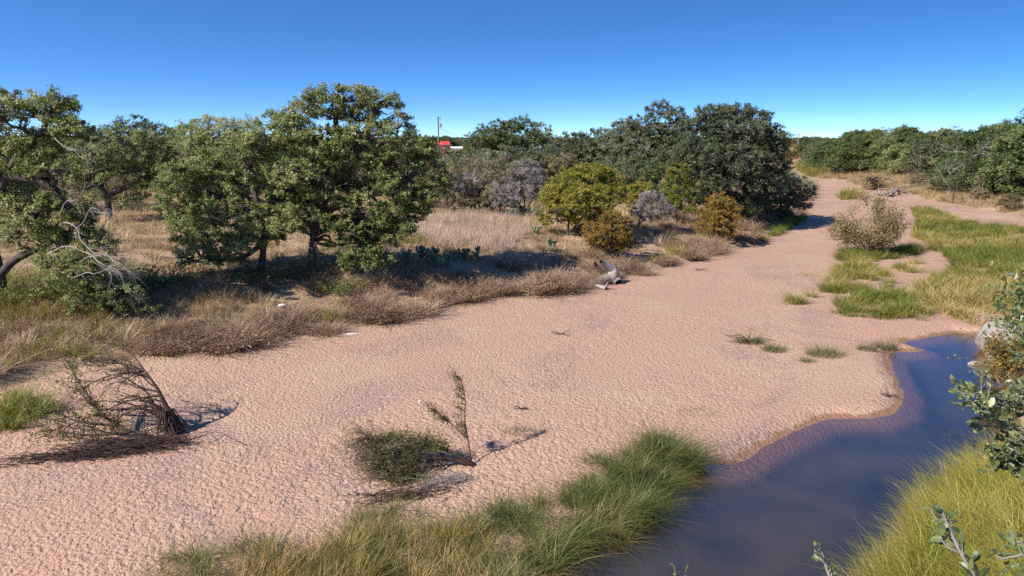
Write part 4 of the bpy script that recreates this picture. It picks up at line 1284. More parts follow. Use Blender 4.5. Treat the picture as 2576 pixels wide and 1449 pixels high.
# ------------------------------------------------------------------ willow bush on the sandbar
def stems_plant(name, label, cat, base, stems, leafmat, barkmat, seed, leaf=0.09, elong=0.25, per_tip=26, tipr=0.28, r0=0.04, forks=5, group=None):
    """a plant of several stems given as world paths; leaves sit near the ends of their side shoots"""
    rng = np.random.default_rng(seed)
    root = empty(name, base); tag(root, label, cat, group)
    tb = Tubes(); P = []
    for pts, rr, nf in stems:
        pts = chaikin(np.asarray(pts, float) - base, 2)
        tb.add(pts, rr, rr * 0.25, 6)
        L = np.linalg.norm(np.diff(pts, axis=0), axis=1).sum()
        for k in range(nf):
            t = rng.uniform(0.3, 1.0)
            i = min(len(pts) - 1, int(t * (len(pts) - 1)))
            d = pts[min(i + 1, len(pts) - 1)] - pts[max(0, i - 1)]
            d = d / (np.linalg.norm(d) + 1e-9) + rng.normal(0, 0.55, 3) + [0, 0, 0.15]
            d /= np.linalg.norm(d)
            q = pts[i] + d * L * rng.uniform(0.14, 0.34)
            pp = bend(pts[i], q, rng, 0.08, 0.03, 4)
            tb.add(pp, rr * 0.3 * (1.2 - t), 0.004, 3)
            s = rng.uniform(0.25, 1.05, per_tip)[:, None]
            P.append(pts[i] + (q - pts[i]) * s + rng.normal(0, tipr * 0.5, (per_tip, 3)))
    obj('stem', tb.mesh('stem', barkmat), root)
    P = np.vstack(P)
    D = rand_dirs(rng, (len(P),)); N = rand_dirs(rng, (len(P),)) + [0, 0, .4]
    N /= np.linalg.norm(N, axis=1)[:, None]
    Ls = leaf * rng.uniform(.6, 1.4, len(P))
    V, F = leaf_quads(P, D, N, Ls, Ls * elong)
    obj('foliage', mesh_np('foliage', V, [F], leafmat, face_attr={'tint': np.clip(0.5 + rng.normal(0, .2, len(P)), 0, 1)}), root)
    return root


b = PG(2190, 640)
rng = np.random.default_rng(5)
st = []
for k in range(36):
    a = rng.uniform(0, 6.283); q = math.sqrt(rng.random()) * (1.12 if k > 22 else 1)
    tip = b + np.array([math.cos(a) * q * 3.1, math.sin(a) * q * 2.6, 4.4 * (1 - 0.62 * q * q) * rng.uniform(0.8, 1.05)])
    st.append((bend(b + np.array([math.cos(a), math.sin(a), 0]) * .25, tip, rng, 0.05, 0.06, 5), 0.05, 11))
stems_plant('willow_shrub', 'rounded half bare willow bush on the sandbar beside the green flat', 'shrub', b, st, M['drywil'], bark_mat('willow_bark', (0.18, 0.14, 0.10), (0.40, 0.32, 0.24), 4), 71, leaf=0.18, elong=0.36, per_tip=36, tipr=0.40)

# ------------------------------------------------------------------ flood-bent willow at the left
def Zp(px, py, h):
    """a point h metres above the sand, seen at px, py"""
    return G(px, py, h)


b = PG(440, 1088)
rng = np.random.default_rng(8)
root = empty('bent_willow', b)
tag(root, 'flood bent willow with a shaggy root stump and bare branches swept left', 'tree')
tb = Tubes()
tk = np.array([b + [0, 0, -.1], b + [-.05, .02, .45], b + [-.28, .1, .95], b + [-.5, .2, 1.4], b + [-.75, .3, 1.75], b + [-1.0, .4, 2.05]])
tb.add(chaikin(tk, 2) - b, 0, 0, 10, radii=np.interp(np.linspace(0, 1, len(chaikin(tk, 2))), [0, .18, .38, .7, 1], [.32, .22, .085, .04, .015]))
for k in range(70):                                   # ragged roots and flood trash round the stump
    a = rng.uniform(0, 6.28); hh = rng.uniform(.1, 1.0)
    p0 = np.array([-0.25 * hh, 0.05, hh]) + np.array([math.cos(a), math.sin(a), 0]) * .17
    p1 = np.array([math.cos(a) * .42 - .12, math.sin(a) * .42, max(0.0, hh - rng.uniform(.5, 1.0))])
    tb.add(np.array([p0, .5 * (p0 + p1) + rng.normal(0, .05, 3), p1]), 0.022, 0.008, 4)
obj('trunk', tb.mesh('trunk', M['dark_bark']), root)
tb = Tubes(); leafP = []
tkc = chaikin(tk, 2)
for k in range(25):
    t = rng.uniform(0.2, 1.0)
    p = tkc[int(t * (len(tkc) - 1))]
    L = rng.uniform(1.2, 3.6) * (1.25 - t * .5)
    d = np.array([-1.0, rng.normal(0.05, .35), rng.normal(0.12, .30)]); d /= np.linalg.norm(d)
    q = p + d * L
    q[2] = max(q[2], 0.1)
    pa = chaikin(bend(p, q, rng, 0.05, 0.10, 5), 1)
    tb.add(pa - b, 0.035 * (1.2 - t * .6), 0.007, 5)
    for j in range(9):
        i = rng.integers(2, len(pa))
        dd = (pa[min(i + 1, len(pa) - 1)] - pa[i - 1]); dd = dd / (np.linalg.norm(dd) + 1e-9) + rng.normal(0, .4, 3)
        q2 = pa[i] + dd * rng.uniform(.25, .7)
        tb.add(bend(pa[i], q2, rng, .06, .04, 4) - b, 0.012, 0.004, 3)
        if rng.random() < .8:
            m = 8
            leafP.append(pa[i] + (q2 - pa[i]) * rng.uniform(.3, 1.1, (m, 1)) + rng.normal(0, .06, (m, 3)))
obj('branch', tb.mesh('branch', M['dark_bark']), root)
P = np.vstack(leafP); Ls = 0.09 * rng.uniform(.6, 1.4, len(P))
V, F = leaf_quads(P - b, rand_dirs(rng, (len(P),)), rand_dirs(rng, (len(P),)), Ls, Ls * .3)
obj('foliage', mesh_np('foliage', V, [F], M['wil'], face_attr={'tint': np.clip(rng.normal(.4, .2, len(P)), 0, 1)}), root)

# fallen limb with some green leaves, in front of it
b = PG(425, 1108)
root = empty('fallen_limb', b)
tag(root, 'fallen dark limb with a few green leafy shoots, left of the bent willow', 'branch')
tb = Tubes(); leafP = []
main = [np.array([G(430, 1108, .12), G(350, 1090, .35), G(290, 1068, .5), G(240, 1030, .9), G(190, 975, 1.4)]), np.array([G(300, 1072, .45), G(250, 1040, .8), G(215, 985, 1.3), G(180, 930, 1.7)]), np.array([G(330, 1086, .35), G(230, 1098, .3), G(130, 1082, .35)]), np.array([G(290, 1070, .5), G(210, 1065, .6), G(140, 1040, .7)])]
for pa in main:
    pa = chaikin(pa, 2)
    tb.add(pa - b, 0.06, 0.012, 6)
    for j in range(22):
        i = rng.integers(3, len(pa))
        dd = (pa[min(i + 1, len(pa) - 1)] - pa[i - 1]); dd = dd / (np.linalg.norm(dd) + 1e-9) + rng.normal(0, .55, 3)
        q2 = pa[i] + dd * rng.uniform(.3, 1.0); q2[2] = max(q2[2], 0.05)
        tb.add(bend(pa[i], q2, rng, .06, .05, 4) - b, 0.014, 0.004, 3)
        if rng.random() < .9:
            m = 26
            leafP.append(pa[i] + (q2 - pa[i]) * rng.uniform(.2, 1.1, (m, 1)) + rng.normal(0, .09, (m, 3)))
obj('limb', tb.mesh('limb', M['dark_bark']), root)
P = np.vstack(leafP); Ls = 0.10 * rng.uniform(.6, 1.4, len(P))
V, F = leaf_quads(P - b, rand_dirs(rng, (len(P),)), rand_dirs(rng, (len(P),)) + [0, 0, .5], Ls, Ls * .34)
obj('foliage', mesh_np('foliage', V, [F], M['sedge'], face_attr={'tint': np.clip(rng.normal(.45, .2, len(P)), 0, 1)}), root)


def brush(name, label, centre, spread, n, heading, L, mat, seed, hmax=.35, r=0.012):
    rng = np.random.default_rng(seed)
    c = np.asarray(centre, float); c[2] = gz1(c[0], c[1])
    tb = Tubes()
    h = np.asarray(heading, float); h /= np.linalg.norm(h)
    for k in range(n):
        p = np.array([rng.normal(0, spread[0]), rng.normal(0, spread[1]), rng.uniform(0.0, hmax)])
        p = np.array([h[0] * p[0] - h[1] * p[1], h[1] * p[0] + h[0] * p[1], p[2]])
        d = np.array([h[0], h[1], 0]) * (1 if rng.random() < .8 else -1) + rng.normal(0, .3, 3) * [1, 1, .45]
        q = p + d * L * rng.uniform(.4, 1.2); q[2] = np.clip(q[2], 0.0, hmax)
        tb.add(bend(p, q, rng, .07, .05, 4), r * rng.uniform(.6, 1.6), 0.004, 4)
    o = obj(name, tb.mesh(name, mat), None, c)
    tag(o, label, 'brush pile')
    return o


brush('brush_pile', 'dark heap of flood twigs lying in front of the bent willow', PG(350, 1130), (0.75, 0.22), 330, (-0.95, -0.25, 0), 1.0, M['dark_bark'], 81, .34)
brush('brush_pile', 'flat dark drag of twigs trailing left along the sand below the heap', PG(210, 1150), (0.9, 0.16), 160, (-0.96, -0.22, 0), 1.1, M['dark_bark'], 82, .16)

# ------------------------------------------------------------------ half fallen willow bush in the middle of the sand
b = PG(1190, 1172)
root = empty('fallen_willow', b)
tag(root, 'half fallen willow with a leafy mound and one thin upright shoot in mid sand', 'shrub')
rng = np.random.default_rng(9)
tb = Tubes()
limbs = [[(1190, 1170, .05), (1160, 1150, .35), (1125, 1132, .55), (1090, 1125, .65), (1040, 1130, .6), (980, 1140, .5)], [(1190, 1170, .05), (1140, 1155, .25), (1100, 1152, .35), (1050, 1160, .3), (960, 1175, .3)], [(1125, 1132, .55), (1060, 1110, .8), (990, 1105, .85), (930, 1100, .8)], [(1110, 1140, .45), (1110, 1180, .05)]]
lp = []
for l_ in limbs:
    pa = chaikin(np.array([G(p[0], p[1], p[2]) for p in l_]), 2)
    tb.add(pa - b, 0.075, 0.02, 7)
    lp.append(pa)
obj('trunk', tb.mesh('trunk', M['dark_bark']), root)
tb = Tubes()
up = chaikin(np.array([G(1186, 1168, .05), G(1178, 1110, .62), G(1168, 1055, 1.3), G(1172, 1000, 1.95), G(1160, 955, 2.5)]), 2)
side = chaikin(np.array([up[6], G(1140, 1070, 1.15), G(1100, 1040, 1.5)]), 2)
tb.add(up - b, 0.028, 0.006, 5); tb.add(side - b, 0.017, 0.005, 4)
fol = []
for pa, n in ((up, 46), (side, 26)):
    for k in range(n):
        i = rng.integers(len(pa) // 3, len(pa))
        d = np.array([-.65, rng.normal(0, .4), rng.uniform(.1, .8)])
        q = pa[i] + d * rng.uniform(.2, .5)
        tb.add(bend(pa[i], q, rng, .05, .05, 3) - b, 0.007, 0.003, 3)
        fol.append(pa[i] + (q - pa[i]) * rng.uniform(.2, 1.2, (20, 1)) + rng.normal(0, .05, (20, 3)))
obj('shoot', tb.mesh('shoot', M['dark_bark']), root)
P = np.vstack(fol); Ls = 0.085 * rng.uniform(.6, 1.4, len(P))
V, F = leaf_quads(P - b, rand_dirs(rng, (len(P),)) + [0, 0, -.3], rand_dirs(rng, (len(P),)), Ls, Ls * .22)
obj('shoot_foliage', mesh_np('shoot_foliage', V, [F], M['wil'], face_attr={'tint': np.clip(rng.normal(.3, .2, len(P)), 0, 1)}), root)
# leafy mound: many fine drooping twigs
tb = Tubes(); fol = []
cen = [(G(1010, 1135, .50), (0.80, .55, .38), 170), (G(960, 1150, .40), (.62, .5, .36), 130), (G(1065, 1125, .60), (.45, .40, .26), 80), (G(935, 1112, .60), (.62, .45, .34), 90), (G(990, 1188, .22), (.75, .35, .20), 110), (G(1030, 1200, .12), (.7, .3, .14), 90), (G(900, 1105, .6), (.4, .3, .3), 30)]
allp = np.vstack(lp)
for c, rr, nn in cen:
    for k in range(nn):
        q = c + rng.normal(0, .60, 3) * np.array(rr)
        q[2] = max(q[2], .03)
        i = int(np.argmin(np.linalg.norm(allp - q, axis=1) + rng.uniform(0, .5, len(allp))))
        e = q + np.array([-.55, rng.normal(0, .5), rng.normal(.12, .45)]) * rng.uniform(.15, .5) * (2.2 if rng.random() < .16 else 1)
        e[2] = max(e[2], .02)
        tb.add(bend(allp[i], q, rng, .08, .1, 4) - b, 0.009, 0.004, 3)
        tb.add(np.array([q, .5 * (q + e) + rng.normal(0, .03, 3), e]) - b, 0.004, 0.002, 3)
        fol.append(q + (e - q) * rng.uniform(-.2, 1.1, (15, 1)) + rng.normal(0, .05, (15, 3)))
obj('twig', tb.mesh('twig', M['dark_bark']), root)
P = np.vstack(fol); P[:, 2] = np.maximum(P[:, 2], 0.02); Ls = 0.075 * rng.uniform(.6, 1.4, len(P))
V, F = leaf_quads(P - b, rand_dirs(rng, (len(P),)) + [-.5, 0, -.2], rand_dirs(rng, (len(P),)) + [0, 0, .3], Ls, Ls * .26)
tt = np.clip(0.36 + rng.normal(0, .22, len(P)), 0, 1)
obj('mound_foliage', mesh_np('mound_foliage', V, [F], M['wil'], face_attr={'tint': tt}), root)
fol = []
for c, rr in ((G(1080, 1108, .72), .26), (G(1030, 1100, .78), .26), (G(1105, 1120, .68), .18), (G(985, 1098, .8), .2)):
    fol.append(c + rng.normal(0, rr, (620, 3)) * [1, .8, .35])
P = np.vstack(fol); Ls = 0.07 * rng.uniform(.6, 1.4, len(P))
V, F = leaf_quads(P - b, rand_dirs(rng, (len(P),)), rand_dirs(rng, (len(P),)) + [0, 0, .6], Ls, Ls * .3)
g_ = obj('green_foliage', mesh_np('green_foliage', V, [F], M['sedge'], face_attr={'tint': np.clip(.4 + rng.normal(0, .2, len(P)), 0, 1)}), root)
g_['label'] = 'fresh green leaves on top of the mound'
tb = Tubes()
for k in range(42):
    p = G(1160 + rng.normal(0, 24), 1200 + rng.normal(0, 6), .05 + rng.uniform(0, .10))
    q = G(1060 + rng.normal(0, 55), 1235 + rng.normal(0, 18), .02)
    tb.add(bend(p, q, rng, .07, .06, 5) - b, 0.009, 0.003, 4)
obj('dead_twig', tb.mesh('dead_twig', M['bark_grey']), root)
brush('brush_pile', 'thin flood twigs spread on the sand under the half fallen willow', PG(1040, 1245), (0.55, 0.2), 130, (-0.9, -0.3, 0), .8, M['dark_bark'], 83, .10, .008)

# ------------------------------------------------------------------ driftwood
b = PG(1530, 712)
root = empty('driftwood_stump', b)
tag(root, 'bleached grey driftwood stump with two upturned limbs at the edge of the sand', 'driftwood')
tb = Tubes()
def gpath(pts): return np.array([G(*p) for p in pts])
q = chaikin(gpath([(1497, 712, .15), (1515, 705, .3), (1535, 700, .35), (1550, 704, .25), (1556, 712, .1)]), 2)
tb.add(q - b, 0, 0, 10, radii=np.interp(np.linspace(0, 1, len(q)), [0, .3, .7, 1], [.18, .33, .40, .26]))
obj('log', tb.mesh('log', M['bark_grey']), root)
tb = Tubes()
q = chaikin(gpath([(1540, 700, .35), (1543, 690, .65), (1542, 678, .95), (1532, 672, 1.15), (1520, 664, 1.4), (1512, 658, 1.6)]), 2)
tb.add(q - b, 0, 0, 9, radii=np.interp(np.linspace(0, 1, len(q)), [0, .35, .55, .8, 1], [.38, .34, .25, .17, .13]))
obj('limb', tb.mesh('limb', M['dead']), root)
tb = Tubes()
q = chaikin(gpath([(1526, 700, .4), (1517, 690, .6), (1508, 676, .95), (1499, 670, 1.1), (1497, 660, 1.4)]), 2)
tb.add(q - b, 0.17, 0.08, 8)
tb.add(chaikin(gpath([(1499, 670, 1.1), (1494, 672, 1.0)]), 1) - b, 0.07, .04, 6)
o = obj('limb', tb.mesh('limb', M['dark_bark']), root)
o['label'] = 'dark forked limb pointing left'
tb = Tubes()
q = chaikin(gpath([(1486, 716, .1), (1497, 717, .18), (1512, 722, .16), (1524, 726, .1)]), 2)
tb.add(q, 0.07, 0.15, 8)
tb.add(gpath([(1520, 722, .1), (1528, 716, .35), (1530, 710, .55)]), .09, .05, 6)
p0 = PG(1505, 722)
me = tb.mesh('driftwood_log', M['dead'])
o = obj('driftwood_log', me); tag(o, 'short pale driftwood log lying in front of the grey stump', 'driftwood')
# grey logs and brush at the foot of the right bank
for k, (px, py, px2, py2, r_, lb) in enumerate([(2210, 492, 2282, 487, .20, 'long pale driftwood log below the green oak on the right bank'), (2200, 487, 2235, 495, .17, 'short grey driftwood log crossing the long pale one'), (2240, 496, 2265, 486, .26, 'dark grey driftwood log under the long pale one')]):
    p, q = PG(px, py), PG(px2, py2)
    tb = Tubes()
    pa = bend(p + [0, 0, r_ * .6], q + [0, 0, r_ * .5], np.random.default_rng(90 + k), .04, .02, 6)
    tb.add(chaikin(pa, 1), r_, r_ * .5, 8)
    for j in range(5):
        i = np.random.default_rng(k * 9 + j).integers(1, 5)
        tb.add(bend(pa[i], pa[i] + np.random.default_rng(k + j).normal(0, 1.0, 3) * [1, 1, .4] + [0, 0, .8], np.random.default_rng(j), .1, .05, 4), .1, .03, 5)
    o = obj('driftwood_log', tb.mesh('driftwood_log', M['bark_grey']))
    tag(o, lb, 'driftwood', 'driftwood on the right bank')
brush('brush_pile', 'dark flood brush standing left of the grey driftwood on the right bank', PG(2196, 478), (1.2, .8), 160, (0.3, 0.2, 0), 2.2, M['dark_bark'], 84, 2.4, .05)
# a small dark twig in the middle of the sand, and others
for k, (px, py, lb, L_) in enumerate([(1412, 842, 'small dark twig lying alone in the middle of the sand', .5), (1312, 1030, 'tiny bent twig right of the thin upright willow shoot', .25), (2238, 998, 'short stick near the rounded sand point', .4), (1880, 862, 'thin stick left of the dark grass tufts', 1.3), (1760, 680, 'little dark dead weed on the sand below the orange tree', .6)]):
    p = PG(px, py)
    tb = Tubes(); rg = np.random.default_rng(300 + k)
    for j in range(7):
        a = rg.normal(0, .5)
        tb.add(bend([0, 0, .04], np.array([math.cos(a) * L_ * (1 if j % 2 else -1), math.sin(a) * L_, rg.uniform(.02, .2) * L_ * 2]), rg, .1, .08, 4), .018, .006, 4)
    o = obj('twig', tb.mesh('twig', M['dark_bark']), None, p); tag(o, lb, 'twig')

# ------------------------------------------------------------------ rocks, litter
def blob_mesh(name, mat, seed, sc, rough=.22, sub=4, cut=None):
    import bmesh
    bm = bmesh.new()
    bmesh.ops.create_icosphere(bm, subdivisions=sub, radius=1)
    rg = np.random.default_rng(seed)
    off = rg.uniform(0, 50, 3)
    V = np.array([v.co[:] for v in bm.verts])
    n1 = fbm(V[:, 0] * 1.1 + off[0], V[:, 1] * 1.1 + V[:, 2] * .9 + off[1], seed, 3) - .5
    n2 = fbm(V[:, 1] * 2.7 + off[2], V[:, 2] * 2.7 + V[:, 0] + off[0], seed + 5, 3) - .5
    V = V * (1 + rough * 2 * n1 + rough * .8 * n2)[:, None]
    if cut is not None:
        nn = np.array(cut[:3], float); nn /= np.linalg.norm(nn)
        d = V @ nn - cut[3]
        V = V - np.outer(np.maximum(d, 0) * .85, nn)
    for v, c in zip(bm.verts, V * np.array(sc)): v.co = c
    me = bpy.data.meshes.new(name); bm.to_mesh(me); bm.free()
    for p in me.polygons: p.use_smooth = True
    me.materials.append(mat)
    return me


M['rock'] = plain_mat('pale_granite', (0.24, 0.21, 0.185), .85, .30, 3.5)
M['rock2'] = plain_mat('weathered_granite', (0.24, 0.20, 0.17), .85, .3, 4)
M['litter'] = plain_mat('white_plastic', (0.78, 0.77, 0.74), .5, .06, 4)
p = PG(2502, 862)
o = obj('boulder', blob_mesh('boulder', M['rock'], 3, (1.15, .9, .85), .16, 4, (-.3, -.2, 1, .6)), None, (p[0] + .25, p[1], p[2] + .25), (0, 0, .3)); tag(o, 'large pale granite boulder at the far right end of the pool', 'boulder')
p = PG(2530, 905)
o = obj('boulder', blob_mesh('boulder', M['rock2'], 4, (.8, .6, .35), .18, 4), None, (p[0], p[1], p[2] + .05), (0, 0, .1)); tag(o, 'flat weathered boulder at the water just nearer than the pale one', 'boulder')
p = G(2455, 917, -.2)
o = obj('rock', blob_mesh('rock', M['rock'], 6, (.34, .16, .12), .2, 3), None, (p[0], p[1], -.17), (0, 0, .05)); tag(o, 'small long white rock breaking the surface of the pool', 'rock')
for px, py, sc, lb in [(711, 783, (.22, .12, .10), 'white piece of litter lying in the brown weeds'), (886, 841, (.32, .05, .04), 'white strip lying at the edge of the sand'), (1056, 1011, (.045, .04, .035), 'single white pebble on the sand above the leafy mound'), (2222, 765, (.12, .08, .06), 'pale stone among the sandbar grass')]:
    p = PG(px, py)
    nm = 'litter' if sc[0] > .15 else 'pebble'
    o = obj(nm, blob_mesh(nm, M['litter'], int(px), sc, .25, 2), None, (p[0], p[1], p[2] + sc[2] * .6 + (.25 if px == 711 else 0)), (0, .1, .4)); tag(o, lb, nm)

# ------------------------------------------------------------------ single grass tufts on the sand
def single_tuft(px, py, label, w, h, n, mat, seed, name='grass_tuft', tint0=.35, arch=.7, dirbias=None, group=None, cat='grass tuft', bw=.011):
    rg = np.random.default_rng(seed)
    p = PG(px, py)
    if name == 'grass_tuft': w, h, n = w * 1.5, h * 1.15, int(n * 1.4)
    V, F, t = blades(rg, n, h, w, arch, bw, .55, 4, .5, dirbias, tint0, .3)
    V[:, 1] *= .7
    o = obj(name, mesh_np(name, V, [F], mat, face_attr={'tint': t}), None, p + [0, 0, -.02])
    tag(o, label, cat, group)
    return o


G1 = 'dark green grass tufts on the sand by the pool'
single_tuft(1885, 862, 'dark grass tuft farthest left of those on the sand by the pool', .40, .35, 300, M['sedge'], 401, group=G1)
single_tuft(1945, 882, 'dark grass tuft lying just right of the farthest left one', .34, .32, 260, M['sedge'], 402, group=G1)
single_tuft(2075, 893, 'wide olive grass tuft midway between the sand and the pool corner', .55, .38, 380, M['sedge'], 403, group=G1)
single_tuft(2030, 910, 'small dark grass tuft at the front of the wide olive one', .22, .25, 120, M['sedge'], 404, group=G1)
single_tuft(2180, 880, 'small green grass tuft leaning at the pool corner', .28, .32, 160, M['sedge'], 405, group=G1, tint0=.3)
single_tuft(2228, 878, 'bright green grass tuft on the wet sand at the pool corner', .30, .42, 220, M['sedge'], 406, group=G1, tint0=.3)
single_tuft(1310, 1088, 'low grey green grass tuft at the tip of the willow shadow', .35, .16, 150, M['sedge'], 407, tint0=.3, arch=1.0)
single_tuft(1495, 1162, 'thin green grass tuft on the sand above the foreground strip', .26, .28, 120, M['sedge'], 408, tint0=.3, arch=1.0)
single_tuft(1755, 1040, 'wispy grass tuft on the sand right of the foreground strip', .45, .16, 70, M['sedge'], 409, tint0=.45, arch=1.1)
single_tuft(2030, 692, 'grey grass tuft at the left end of the sandbar grass', .5, .25, 110, M['grass_dry'], 410, tint0=.2)
single_tuft(2360, 705, 'small upright green grass tuft in the bare sand of the green flat', .35, .55, 160, M['grass_green'], 411, tint0=.3, arch=.4)
# big sedge tussocks of the foreground strip, hanging to the water
G2 = 'sedge tussocks along the pool edge of the foreground strip'
for k, (px, py, w, h, n, lb) in enumerate([(1690, 1155, .55, .85, 620, 'highest sedge tussock, at the far tip of the foreground strip'), (1735, 1180, .40, .75, 420, 'dark sedge tussock trailing into the water at the tip of the strip'), (1640, 1225, .5, .75, 520, 'olive sedge tussock second from the far tip of the strip'),
                                           (1575, 1195, .55, .6, 480, 'sedge tussock on the sand side behind the tip of the strip'), (1600, 1290, .42, .80, 560, 'bright green sedge tussock combed over the water'), (1545, 1310, .40, .80, 520, 'green sedge tussock with long blades left of the combed one'),
                                           (1500, 1345, .40, .7, 420, 'yellowish sedge tussock above the shaded inlet'), (1400, 1385, .36, .75, 480, 'drooping sedge tussock nearest the bottom of the pool'), (1360, 1425, .35, .6, 360, 'lowest sedge tussock on the pool side of the strip'), (1450, 1265, .5, .55, 420, 'sedge tussock in the middle of the strip'), (1500, 1240, .5, .55, 420, 'dark green sedge tussock on the sand side of the middle of the strip')]):
    single_tuft(px, py, lb, w, h, n, M['sedge'], 430 + k, 'sedge_tussock', .45 if k not in (6, 7) else .62, .95, (.35, -.25, 0), G2, 'sedge', .012)

# ------------------------------------------------------------------ shrubs of dead weeds that stand out on the rim
WM = []
for k in range(3):
    rg = np.random.default_rng(500 + k)
    Vs, Fs, Ts, n0 = [], [], [], 0
    for j in range(9):
        V, F, t = weed_arrays(rg, .75, .5, 44, 6, .055)
        a = rg.uniform(0, 6.28); q = math.sqrt(rg.random()) * .55
        V = V + [math.cos(a) * q, math.sin(a) * q, 0]
        Vs.append(V); Fs.append(F + n0); Ts.append(t); n0 += len(V)
    WM.append(mesh_np('weed_clump', np.vstack(Vs), [np.vstack(Fs)], M['weed'], face_attr={'tint': np.concatenate(Ts)}))
G3 = 'clumps of dead weeds along the rim of the left bank'
for k, (px, py, s, lb) in enumerate([(1340, 735, 1.25, 'broad clump of dead weeds just left of the driftwood stump'), (1410, 722, 1.1, 'clump of dead weeds touching the driftwood stump'), (1285, 728, 1.0, 'clump of dead weeds second left of the driftwood stump'), (1165, 752, 1.2, 'clump of dead weeds standing alone below the prickly pears'),
                                     (1060, 790, 1.1, 'clump of dead weeds at the right end of the long brown row'), (990, 805, 1.2, 'dense clump of dead weeds in the long brown row'), (930, 800, 1.1, 'clump of dead weeds at the left of the long brown row'), (820, 838, .9, 'low olive clump of dead weeds beside bare sand'),
                                     (640, 868, 1.2, 'big clump of dead weeds jutting onto the sand at the left'), (560, 872, 1.3, 'widest clump of dead weeds on the rim at the left'), (500, 868, 1.1, 'clump of dead weeds left end of the jutting group'), (760, 800, 1.0, 'clump of dead weeds below the white litter'),
                                     (1620, 690, .7, 'small clump of weeds in the shade right of the driftwood stump'), (1740, 652, 1.0, 'pale clump of weeds on the sand rim below the pale grey shrub'), (1790, 640, 1.1, 'rust clump of weeds left of the orange tree'), (420, 880, 1.0, 'clump of dead weeds above the bent willow')]):
    o = obj('weed_clump', WM[k % 3], None, PG(px, py) + [0, 0, -.05], (0, 0, k * 1.9), (s * 1.2, s * 1.2, s * .85)); tag(o, lb, 'dead weeds', G3)
# leafy green bushes in the shade
LG = None
for k, (px, py, s, lb) in enumerate([(350, 735, 1.5, 'dark green leafy bush in the shade at the right of the oak thicket'), (410, 720, 1.2, 'dark green leafy bush between the thicket and the green oak'), (860, 738, 1.0, 'fresh green leafy bush under the drooping skirt of the largest oak'), (640, 715, .9, 'small green bush in the shade left of the main trunk'), (745, 700, .9, 'small green bush beside the main trunk'), (60, 770, 1.3, 'green leafy bush under the leaning oak at the far left'), (110, 755, 1.2, 'bright green bush right of the leaning oak trunk')]):
    rg = np.random.default_rng(550 + k)
    if LG is None or k in (2, 5):
        V, F, t = weed_arrays(rg, .9, .55, 60, 26, .085)
        LG = mesh_np('leafy_bush', V, [F], M['oakr'] if k < 2 else M['sedge'], face_attr={'tint': t})
    o = obj('leafy_bush', LG, None, PG(px, py) + [0, 0, -.05], (0, 0, k * 1.3), (s * 1.2, s * 1.2, s)); tag(o, lb, 'bush', 'leafy bushes under the left bank oaks')

# ------------------------------------------------------------------ prickly pears
M['cactus'] = plain_mat('cactus_skin', (0.13, 0.17, 0.085), .55, .25, 6)
def cactus_mesh(seed):
    rg = np.random.default_rng(seed)
    import bmesh
    bm = bmesh.new()
    tips = [(np.zeros(3), np.array([rg.normal(0, .3), rg.normal(0, .3), 1.0])) for _ in range(4)]
    for gen in range(3):
        nxt = []
        for p, d in tips:
            d = d / np.linalg.norm(d)
            L = .17 * (1 - .1 * gen) * rg.uniform(.85, 1.2)
            c = p + d * L
            nrm = np.cross(d, rand_dirs(rg, (1,))[0]); nrm /= np.linalg.norm(nrm) + 1e-9
            sd = np.cross(d, nrm)
            r_ = bmesh.ops.create_icosphere(bm, subdivisions=2, radius=1)
            for v in r_['verts']:
                q = np.array(v.co[:])
                v.co = c + d * q[2] * L + sd * q[0] * L * .75 + nrm * q[1] * .025
            for _ in range(2 if gen < 2 else 1):
                nd = d + rg.normal(0, .55, 3); nd[2] = abs(nd[2])
                nxt.append((p + d * L * 1.9, nd))
        tips = nxt
    me = bpy.data.meshes.new('prickly_pear'); bm.to_mesh(me); bm.free()
    for p in me.polygons: p.use_smooth = True
    me.materials.append(M['cactus'])
    return me
CM = [cactus_mesh(600 + k) for k in range(3)]
for k, (px, py, s, lb) in enumerate([(1025, 665, 1.2, 'prickly pear at the left end of the shaded row'), (1060, 662, 1.4, 'prickly pear second in the shaded row'), (1095, 672, 1.5, 'largest prickly pear of the shaded row'), (1125, 668, 1.1, 'prickly pear right of the largest in the shaded row'), (1170, 655, 1.1, 'prickly pear at the right end of the shaded row'), (1200, 650, 1.0, 'small prickly pear just beyond the shaded row'),
                                     (1290, 552, 1.4, 'prickly pear behind the pale tall grass'), (1315, 550, 1.5, 'prickly pear left of the yellow green tree'), (1345, 553, 1.3, 'prickly pear nearest the yellow green tree'), (1385, 632, 1.2, 'prickly pear in open ground left of the rust shrub'), (1350, 592, 1.0, 'low prickly pear on the open slope below the yellow green tree'), (1460, 592, 1.1, 'prickly pear at the foot of the yellow green tree')]):
    o = obj('prickly_pear', CM[k % 3], None, PG(px, py) + [0, 0, -.03], (0, 0, k * 1.1), s); tag(o, lb, 'cactus', 'prickly pears on the left bank')

# ------------------------------------------------------------------ far houses and poles
def box_mesh(name, mat, lo, hi):
    (x0, y0, z0), (x1, y1, z1) = lo, hi
    V = np.array([(x0, y0, z0), (x1, y0, z0), (x1, y1, z0), (x0, y1, z0), (x0, y0, z1), (x1, y0, z1), (x1, y1, z1), (x0, y1, z1)])
    F = np.array([(0, 3, 2, 1), (4, 5, 6, 7), (0, 1, 5, 4), (1, 2, 6, 5), (2, 3, 7, 6), (3, 0, 4, 7)])
    return mesh_np(name, V, [F], mat)


